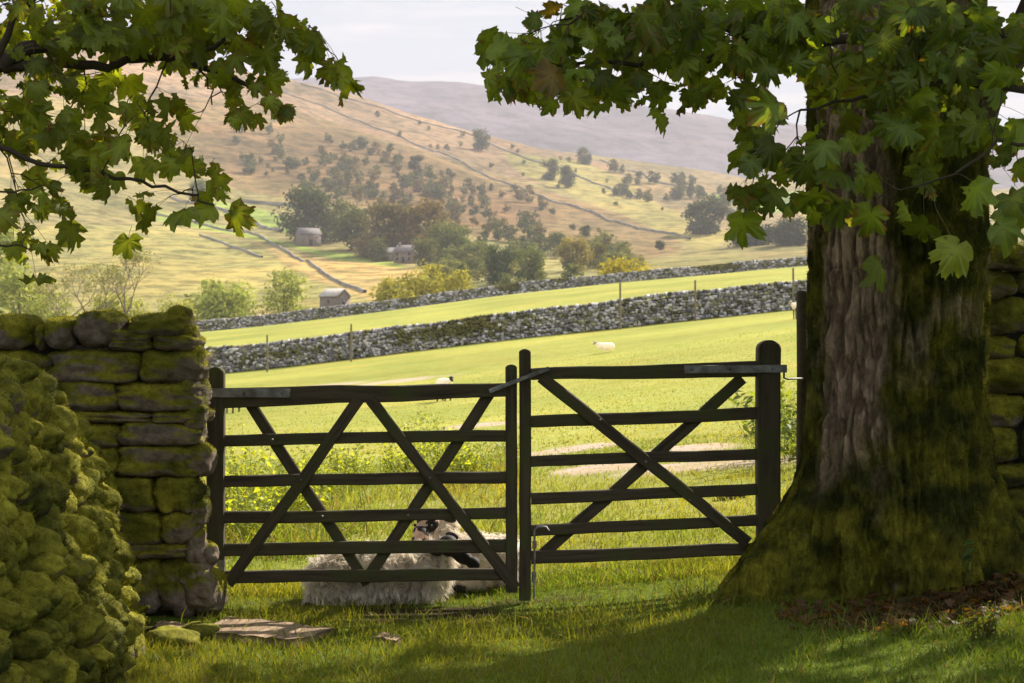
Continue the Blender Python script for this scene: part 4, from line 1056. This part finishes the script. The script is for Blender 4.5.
LC = [(40, 18, 70, 36, 75), (120, 16, 65, 32, 75), (200, 20, 62, 32, 70), (268, 28, 42, 28, 42), (308, 42, 20, 20, 14), (330, 66, 14, 12, 8), (346, 82, 7, 6, 3), (20, 78, 42, 26, 36), (85, 82, 45, 20, 24), (190, 62, 42, 20, 22), (250, 72, 40, 22, 24),
      (262, 108, 24, 12, 8), (284, 104, 10, 8, 3), (235, 110, 14, 14, 5), (30, 128, 50, 28, 42), (90, 132, 42, 26, 26), (150, 108, 26, 14, 9), (178, 108, 12, 10, 4), (140, 146, 40, 20, 18), (60, 168, 55, 18, 22), (185, 160, 24, 12, 7), (212, 172, 12, 10, 3),
      (212, 198, 8, 12, 3), (232, 213, 8, 5, 2), (20, 195, 24, 14, 7), (120, 185, 36, 12, 9), (140, 208, 16, 12, 4), (128, 240, 3, 3, 1), (78, 228, 8, 4, 2), (18, 225, 24, 14, 8), (42, 245, 12, 10, 3), (36, 278, 5, 3, 1), (183, 210, 2, 2, 1), (60, 205, 30, 10, 5), (12, 255, 14, 10, 3)]
LLm = [([(-160, 100, 7.0), (-60, 85, 7.2), (0, 66, 7.3), (25, 49, 7.3), (80, 43, 7.35), (115, 46, 7.4), (150, 56, 7.4), (185, 60, 7.4), (230, 75, 7.4), (262, 92, 7.4)], .045, .008), ([(0, 68, 7.3), (55, 64, 7.3), (108, 66, 7.35), (130, 60, 7.4), (180, 54, 7.4), (240, 40, 7.5), (290, 35, 7.5)], .026, .006),
       ([(-120, 135, 6.9), (0, 148, 7.0), (40, 163, 7.0), (90, 170, 7.0), (140, 182, 7.1), (190, 194, 7.1), (214, 205, 7.1)], .013, .004), ([(-60, 200, 6.9), (0, 192, 6.9), (42, 185, 6.9)], .006, .003), ([(-50, 240, 6.8), (0, 246, 6.8), (30, 250, 6.8)], .006, .003),
       ([(185, 60, 7.4), (210, 80, 7.3), (212, 105, 7.3)], .006, .003), ([(0, 66, 7.3), (10, 20, 7.3), (60, -20, 7.3)], .02, .01)]
foliage(syl, LC, LLm, (6.9, 7.9), .084, 71, (.125, .165, .02), ((-5.0, 8.0, 7.2), (4.6, 4.6, 4.4), 6000, 0))

# ------------------------------------------------------------------ sheep
def ellip(c, r, rot=(0, 0, 0), n=3):
    U, Fq = CS[12]; nm = np.linalg.norm(U, axis=1); V = U / nm[:, None] * np.array(r); return V @ rotm(*rot).T + np.array(c), Fq
def fused(name, parts, vox, mat, colf, disp=.0):
    B = Bag()
    for (c, r, rot) in parts: B.add(*ellip(c, r, rot), (0, 0, 0))
    V, Fq, _ = B.get(); o = mesh_np(name, V, Fq, None)
    md = o.modifiers.new('r', 'REMESH'); md.mode = 'VOXEL'; md.voxel_size = vox; s = o.modifiers.new('s', 'SMOOTH'); s.factor = .6; s.iterations = 6
    dg = bpy.context.evaluated_depsgraph_get(); me = bpy.data.meshes.new_from_object(o.evaluated_get(dg)); bpy.data.objects.remove(o)
    n = len(me.vertices); V = np.zeros(n * 3, np.float32); me.vertices.foreach_get('co', V); V = V.reshape(-1, 3).astype(float)
    Fq = np.array([tuple(p.vertices) for p in me.polygons if len(p.vertices) == 4]); Nn = vnormals(V, Fq)
    if disp: V = V + Nn * (fbm(V * 22, 3, 5) * disp)[:, None]
    return V, Fq, Nn, mesh_np(name, V, Fq, mat, None, colf(V), True)
WOOL = np.array((.86, .78, .67))
def woolc(V): return WOOL * (1 + .22 * fbm(V * 14, 3, 2))[:, None]
def sheep(name, label, body, head, facec, horns, ears, eyes, nstr, L, seed, legs=None):
    base = body[0][0]; root = empty(name, (base[0], base[1], h1(base[0], base[1])), label, 'sheep')
    V, Fq, Nn, o = fused('body', body, .014, MAT_WOOL, woolc, .012); relink(o, root)
    rg = np.random.default_rng(seed); nl = nstr // 16; f = rg.integers(0, len(Fq), nl); lb = V[Fq[f]].mean(1); ln_ = Nn[Fq[f][:, 0]]
    sw = np.stack([fbm(lb * 6, 2, seed + k) for k in range(3)], -1)
    ld = ln_ * .8 + np.array((0, 0, -.55)) + sw * 1.1 + rg.normal(size=(nl, 3)) * .35; ld /= np.linalg.norm(ld, axis=1, keepdims=True)
    ll = L * (.45 + .9 * rg.random(nl)); n = nl * 16; k = np.repeat(np.arange(nl), 16)
    Pt = lb[k] + rg.normal(size=(n, 3)) * .011; tip = lb[k] + ld[k] * ll[k][:, None] + rg.normal(size=(n, 3)) * .0045
    D = tip - Pt; Ls = np.linalg.norm(D, axis=1); D /= Ls[:, None]; Gv = np.array((0, 0, -.25)) + rg.normal(size=(n, 3)) * .12
    lc = WOOL * (.72 + .45 * rg.random((nl, 1))); c = lc[k] * (.85 + .3 * rg.random((n, 1)))
    VV, FF, CC = strands(Pt - ln_[k] * .006, D, Gv, Ls, np.full(n, .0032), c * .8, c * 1.1, seed)
    relink(mesh_np('fleece', VV, FF, MAT_WOOL, None, CC), root)
    V, Fq, Nn, o = fused('head', head, .006, MAT_SKIN, facec, .002); relink(o, root)
    for e in ears:
        B = Bag(); B.add(*ellip(*e), (.04, .032, .03)); v, f_, c_ = B.get(); relink(mesh_np('ear', v, f_, MAT_SKIN, None, c_, True), o) if False else None
        oo = mesh_np('ear', v, f_, MAT_SKIN, None, c_, True); relink(oo, root)
    for e in eyes:
        B = Bag(); B.add(*ellip(e, (.009, .009, .009)), (.01, .008, .006)); v, f_, c_ = B.get(); relink(mesh_np('eye', v, f_, MWIN, None, c_, True), root)
    for l in (legs or []):
        B = Bag(); tube(B, l[0], l[1], 8, l[2]); v, f_, c_ = B.get(); relink(mesh_np('leg', v, f_, MAT_SKIN, None, c_, True), root)
    return root
q = lambda px, py, d: tuple(P(px, py, d))
YS = 9.56
black = lambda V: np.array((.022, .018, .020)) * (1 + .5 * fbm(V * 30, 2, 3))[:, None]
def speck(V):
    n = fbm(V * 26, 2, 8); c = np.where((n > .02)[:, None], np.array((.60, .40, .32)), np.array((.025, .02, .02)))
    return c
sheep('sheep', 'shaggy cream sheep lying against the gate with a black face', [
    (q(340, 580, YS), (.17, .17, .15), (0, .1, 0)), (q(380, 577, YS), (.20, .18, .165), (0, 0, 0)), (q(420, 577, YS), (.13, .16, .155), (0, 0, 0)), (q(436, 560, YS), (.08, .10, .09), (0, -.3, 0)), (q(324, 589, YS - .03), (.08, .12, .09), (0, 0, 0))],
    [(q(448, 546, YS - .05), (.062, .056, .062), (0, 0, 0)), (q(461, 555, YS - .07), (.072, .046, .044), (0, .65, 0)), (q(473, 563, YS - .08), (.044, .038, .036), (0, .5, 0))], black, None,
    [(q(434, 551, YS - .12), (.055, .014, .024), (0, .4, .5)), (q(452, 536, YS + .04), (.045, .016, .022), (0, .2, -.6))], [q(459, 549, YS - .11)], 34000, .075, 5)
YS2 = 9.98
sheep('sheep', 'cream sheep with a speckled black and white face resting behind the black-faced one', [
    (q(480, 562, YS2), (.22, .2, .165), (0, 0, 0)), (q(505, 562, YS2 + .03), (.12, .18, .155), (0, 0, 0)), (q(447, 562, YS2), (.14, .17, .15), (0, 0, 0)), (q(440, 541, YS2 - .0), (.10, .10, .12), (0, 0, 0)), (q(444, 526, YS2 + .04), (.075, .08, .085), (0, 0, 0))],
    [(q(428, 522, YS2 - .10), (.066, .066, .062), (0, 0, 0)), (q(421, 533, YS2 - .17), (.047, .075, .048), (.5, 0, .15)), (q(417, 541, YS2 - .22), (.034, .04, .034), (0, 0, 0))], speck, None,
    [(q(406, 521, YS2 - .07), (.05, .014, .022), (0, -.2, .3)), (q(449, 519, YS2 - .07), (.045, .014, .02), (0, .2, -.3))], [q(415, 525, YS2 - .17), q(431, 526, YS2 - .175)], 22000, .045, 6,
    [([q(456, 580, YS2 - .17), q(468, 584, YS2 - .24), q(480, 586, YS2 - .16)], [.05, .045, .04], (.6, .5, .4)), ([q(455, 588, YS2 - .26), q(466, 590, YS2 - .28)], [.022, .02], (.03, .025, .025))])
def small_sheep(px, d, L, rot, label, pose='graze', facecol=(.03, .025, .025)):
    x = (px - CX) / F * d; z = h1(x, d); root = empty('sheep', (x, d, z), label, 'sheep'); root.rotation_euler.z = R(rot)
    hgt = L * (.28 if pose == 'lie' else .55); B = Bag()
    parts = [((0, 0, hgt), (L * .36, L * .2, L * .2), (0, 0, 0)), ((L * .22, 0, hgt + .02 * L), (L * .2, L * .17, L * .18), (0, 0, 0)), ((-L * .22, 0, hgt), (L * .2, L * .18, L * .19), (0, 0, 0)), ((L * .38, 0, hgt + (.1 * L if pose != 'graze' else -.04 * L)), (L * .12, L * .09, L * .1), (0, 0, 0))]
    V, Fq, Nn, o = fused('body', parts, L * .03, MAT_WOOL, lambda V: WOOL * 1.15 * (1 + .2 * fbm(V * 10, 3, 2))[:, None], L * .012); o.parent = root
    hz = hgt + (.2 * L if pose != 'graze' else -.28 * L); hx = L * (.5 if pose != 'graze' else .5)
    V, Fq, Nn, o = fused('head', [((hx, 0, hz), (L * .08, L * .06, L * .08), (0, 0, 0)), ((hx + L * .06, 0, hz - L * .06), (L * .07, L * .045, L * .05), (0, .8, 0)), ((hx, L * .09, hz + .02 * L), (L * .02, L * .05, L * .02), (0, 0, 0)), ((hx, -L * .09, hz + .02 * L), (L * .02, L * .05, L * .02), (0, 0, 0))], L * .018, MAT_SKIN, lambda V: np.repeat(np.array(facecol)[None], len(V), 0)); o.parent = root
    if pose != 'lie':
        for sx in (-.28, .26):
            for sy in (-.1, .1):
                B = Bag(); tube(B, [(sx * L, sy * L, hgt), (sx * L + .01 * L, sy * L, hgt * .45), (sx * L, sy * L, -.03)], [L * .05, L * .032, L * .028], 7, (.06, .05, .05)); v, f, c = B.get(); mesh_np('leg', v, f, MAT_SKIN, root, c, True)
small_sheep(606, 76, .95, 180, 'white lamb lying alone in the middle of the field above the narrower gate', 'lie', (.5, .45, .4))
small_sheep(233, 54, 1.0, -60, 'black-faced sheep grazing low in the field beside the hinge of the wider gate')
small_sheep(444, 50, .9, -60, 'black-faced sheep peering over the top rail of the wider gate', 'stand')
small_sheep(800, 86, 1.1, 200, 'pale sheep half hidden behind the round gate post', 'stand', (.4, .35, .3))

# ------------------------------------------------------------------ foreground bits
def board(name, corners, th, label, cat, mat=MAT_PLANK, seed=1, lift=.012, nx=40, ny=14):
    pts = [G(*c) for c in corners]   # four ground points in order
    rg = np.random.default_rng(seed); V = []; UV = []
    u, v = np.meshgrid(np.linspace(0, 1, nx), np.linspace(0, 1, ny)); u = u.ravel(); v = v.ravel()
    fr = vnoise(n3(v * 9, v * 0 + seed), 3) * .03; u2 = u + fr * (np.abs(u - .5) * 2) ** 4; v2 = v + vnoise(n3(u * 7, u * 0 + seed), 5) * .02 * (np.abs(v - .5) * 2) ** 2
    A, B_, C_, D_ = [np.array(p) for p in pts]
    Pm = (A * (1 - u2)[:, None] + B_ * u2[:, None]) * (1 - v2)[:, None] + (D_ * (1 - u2)[:, None] + C_ * u2[:, None]) * v2[:, None]
    g = fbm(n3(u * 3, v * 16), 3, seed) * .006 + fbm(n3(u * 2, v * 2), 2, seed + 3) * .01
    top = Pm.copy(); top[:, 2] += lift + th + g; bot = Pm.copy(); bot[:, 2] += lift - .02
    Vv = np.concatenate([top, bot]); n = nx * ny; i = (np.arange(ny - 1)[:, None] * nx + np.arange(nx - 1)[None]).ravel()
    t = np.stack([i, i + 1, i + nx + 1, i + nx], -1); b = t[:, ::-1] + n
    bd = [k for k in range(nx)] + [k * nx + nx - 1 for k in range(1, ny)] + [(ny - 1) * nx + k for k in range(nx - 2, -1, -1)] + [k * nx for k in range(ny - 2, 0, -1)]
    sd = np.array([(bd[k], bd[(k + 1) % len(bd)], bd[(k + 1) % len(bd)] + n, bd[k] + n) for k in range(len(bd))])
    o = mesh_np(name, Vv, [t, b, sd], mat, None); me = o.data; uv = me.uv_layers.new(name='UVMap'); li = np.zeros(len(me.loops), np.int32); me.loops.foreach_get('vertex_index', li)
    W = np.concatenate([np.stack([u * .7, v * .25], -1)] * 2).astype(np.float32); uv.data.foreach_set('uv', W[li].ravel()); return tag(o, label, cat)
board('plank', [(200, 638), (228, 623), (336, 634), (296, 649)], .012, 'weathered pale board lying in the grass before the wider gate', 'plank', lift=.022)
board('plank', [(152, 633), (160, 626), (196, 631), (180, 637)], .015, 'small broken wood splinter at the foot of the mossy wall', 'wood', seed=4)
board('plank', [(372, 642), (380, 639), (404, 642), (396, 647)], .012, 'pale wood chip lying near the bare earth patch', 'wood', seed=6)
def ground_rock(px, py, r, label, seed, moss=.1, name='rock'):
    p = G(px, py); V, Fq = rock((p.x, p.y, p.z + r * .15), (r * 1.3, r, r * .55), (0, 0, seed), 12, 2.8, .25, 1.6, seed, .05); Nn = vnormals(V, Fq); C, m = moss_colour(V, Nn, moss, seed)
    tag(mesh_np(name, V, Fq, MAT_ROCK, None, C, True), label, 'rock')
ground_rock(168, 634, .05, 'dark flat stone amid wood scraps at the mossy wall foot', 3, -.4)
ground_rock(200, 636, .09, 'mossy hump against the end of the pale board', 5, .7)
ground_rock(172, 645, .10, 'mossy hump in the grass beside the boulder wall', 6, .8)
ground_rock(122, 655, .08, 'reddish brown stone at the bottom of the boulder wall', 7, -.6)
ground_rock(64, 676, .16, 'round moss cushion at the very foot of the boulder wall', 8, .9)
ground_rock(732, 499, .09, 'brown mossy stone lying beyond the narrower gate', 9, .0)
# leaf litter
rg = np.random.default_rng(5); n = 900; x = rg.uniform(1.3, 3.4, n); y = rg.uniform(7.6, 8.9, n); k = blob(n3(x, y), *LITTER[0]) + blob(n3(x, y), *LITTER[1]) > .2; x, y = x[k], y[k]
n = len(x); Pt = np.stack([x, y, H(x, y) + .012 + rg.random(n) * .02], -1)
V, Fs, C = leaves(Pt, rg.normal(size=(n, 3)) * np.array((1, 1, .2)), np.stack([rg.normal(size=n) * .4, rg.normal(size=n) * .4, np.ones(n)], -1), .03 + .03 * rg.random(n), np.array((.10, .055, .03))[None] * (.4 + rg.random((n, 1))), 9, low=True)
tag(mesh_np('leaf_litter', V, Fs, MAT_LEAF, None, C), 'brown fallen leaves on dark soil at the foot of the sycamore', 'leaves', None, 'stuff')
# small plants
def plant(px, py, h, nst, label, seed, colr=(.10, .17, .03), leafr=.03, name='nettle_plant', d=None, tilt=.25, group=None):
    p = G(px, py) if d is None else Vector(((px - CX) / F * d, d, h1((px - CX) / F * d, d)))
    root = empty(name, p, label, 'plant', group); rg = np.random.default_rng(seed); B = Bag(); Pt = []; Tp = []
    for s in range(nst):
        a = rg.random() * 6.28; q0 = np.array((math.cos(a), math.sin(a), 0)) * rg.random() * h * .6; dr = np.array((math.cos(a) * tilt, math.sin(a) * tilt, 1)) + rg.normal(size=3) * .15; L = h * rg.uniform(.5, 1.1)
        pts = [q0 + dr * L * t + np.array((0, 0, -.15 * L * t * t)) for t in (0, .35, .7, 1)]; tube(B, pts, [.003, .0025, .002, .001], 4, (.09, .12, .03))
        for t in np.linspace(.2, 1, 7):
            for sd in (0, 1):
                b_ = q0 + dr * L * t; aa = rg.random() * 6.28; Pt.append(b_); Tp.append((math.cos(aa), math.sin(aa), -.1 + rg.normal() * .3))
    v, f, c = B.get(); mesh_np('stem', v, f, MAT_TWIG, root, c, True); Pt = np.array(Pt); Tp = np.array(Tp); n = len(Pt); T = Tp / np.linalg.norm(Tp, axis=1, keepdims=True)
    U = np.array((0, 0, 1.0)) + rg.normal(size=(n, 3)) * .35; S_ = np.cross(T, U); S_ /= np.linalg.norm(S_, axis=1, keepdims=True); r = (leafr * (.6 + .7 * rg.random(n)))[:, None]
    V = np.stack([Pt, Pt + T * r * .45 + S_ * r * .38, Pt + T * r * .8 + S_ * r * .3 - np.array((0, 0, .1)) * r, Pt + T * r * 1.4 - np.array((0, 0, .4)) * r, Pt + T * r * .8 - S_ * r * .3 - np.array((0, 0, .1)) * r, Pt + T * r * .45 - S_ * r * .38], 1).reshape(-1, 3)
    c = np.array(colr)[None] * (.6 + .8 * rg.random((n, 1))); mesh_np('foliage', V, np.arange(n * 6).reshape(-1, 6), MAT_LEAF, root, np.repeat(c, 6, 0))
plant(868, 590, .22, 9, 'fresh green weed growing at the foot of the sycamore roots', 1, (.10, .16, .025), .035)
plant(893, 586, .16, 7, 'low round-leaved weed close to the sycamore roots', 2, (.07, .13, .025), .03)
plant(940, 592, .30, 3, 'tall pale seedling standing in the leaf litter', 3, (.09, .15, .05), .045)
plant(845, 597, .12, 6, 'small weed between the roots and the shaded grass', 4, (.07, .12, .025), .025)
plant(985, 640, .14, 14, 'tangled mossy weed clump in the shaded grass', 5, (.09, .09, .03), .02)
pl = [(250, 14.5, .75), (275, 16, .7), (300, 15, .5), (240, 18, .8), (330, 17, .5), (262, 13, .5), (400, 19, .5), (440, 21, .55), (420, 24, .7), (350, 20, .5), (470, 18, .4), (235, 12.5, .45)]
for k, (px, d, h) in enumerate(pl): plant(px, 0, h * .85, 34, 'sunlit nettle clump in the rough grass behind the wider gate', 20 + k, (.22, .27, .05), .042, 'nettle_clump', d, .3, 'nettle clumps behind the wider gate')
for k, (px, d, h) in enumerate([(797, 17, .75), (812, 16, .8), (790, 21, .5)]): plant(px, 0, h, 30, 'leafy bush beyond the narrower gate beside the trunk', 50 + k, (.09, .13, .03), .06, 'bush_plant', d, .5, 'bushes beside the trunk')

# ------------------------------------------------------------------ air, sky, sun, camera
m, nt, out = newmat('haze')
pv = N(nt, 'VolumePrincipled', {'Color': (.84, .84, .96), 'Density': .00014, 'Anisotropy': .0}); nt.links.new(pv.outputs[0], out.inputs['Volume'])
V, Fq = box((0, 2150, 345), (7000, 4420, 790)); o = mesh_np('haze', V, Fq, m); o['kind'] = 'stuff'; o['label'] = 'pale summer haze filling the valley air'
w = bpy.data.worlds.new('World'); scene.world = w; w.use_nodes = True; nt = w.node_tree; nt.nodes.clear()
out = nt.nodes.new('ShaderNodeOutputWorld')
sky = N(nt, 'TexSky', sky_type='NISHITA', sun_disc=False, sun_elevation=R(SUN_EL), sun_rotation=R(SUN_AZ), altitude=200, air_density=1.0, dust_density=1.5, ozone_density=1.0)
tc = N(nt, 'TexCoord').outputs['Generated']
mp = N(nt, 'Mapping', {'Vector': tc, 'Scale': (2.2, 2.2, 26)}).outputs[0]
cl = N(nt, 'TexNoise', {'Vector': mp, 'Scale': 2.6, 'Detail': 7, 'Roughness': .55, 'Distortion': .4}).outputs['Fac']
cf = ramp(nt, cl, [(.40, .96), (.62, 1.0)])
sep = N(nt, 'SeparateXYZ', {0: tc}).outputs['Z']
up = N(nt, 'MapRange', {'Value': sep, 'From Min': .15, 'From Max': .6, 'To Min': 1.0, 'To Max': 2.5}).outputs[0]
wisp = ramp(nt, cl, [(.45, (1.15, 1.26, 1.41)), (.57, (1.75, 1.74, 1.74))])
vm = N(nt, 'VectorMath', {0: wisp, 'Scale': up}, operation='SCALE').outputs[0]
sc = mix(nt, cf, sky.outputs[0], vm)
bg = N(nt, 'Background', {'Color': sc, 'Strength': .14}); nt.links.new(bg.outputs[0], out.inputs['Surface'])
sun = bpy.data.lights.new('sun', 'SUN'); sun.energy = 4.6; sun.angle = R(.55); sun.color = (1, .91, .77); so = bpy.data.objects.new('sun', sun); col.objects.link(so)
dv = Vector((math.sin(R(SUN_AZ)) * math.cos(R(SUN_EL)), math.cos(R(SUN_AZ)) * math.cos(R(SUN_EL)), math.sin(R(SUN_EL))))
so.rotation_euler = dv.to_track_quat('Z', 'Y').to_euler()
cam = bpy.data.cameras.new('camera'); co = bpy.data.objects.new('camera', cam); col.objects.link(co); scene.camera = co
co.location = (0, 0, CAMZ); co.rotation_euler = (R(90), 0, 0); cam.sensor_width = 36; cam.lens = F / 1024 * 36; cam.clip_end = 12000; cam.clip_start = .1
cam.dof.use_dof = True; cam.dof.focus_distance = 9.0; cam.dof.aperture_fstop = 8
vs = scene.view_settings; vs.view_transform = 'Standard'; vs.look = 'None'; vs.gamma = 1; vs.use_curve_mapping = False; vs.exposure = 1.36
scene.cycles.max_bounces = 6; scene.cycles.transparent_max_bounces = 4; scene.cycles.volume_bounces = 1; scene.cycles.use_denoising = True
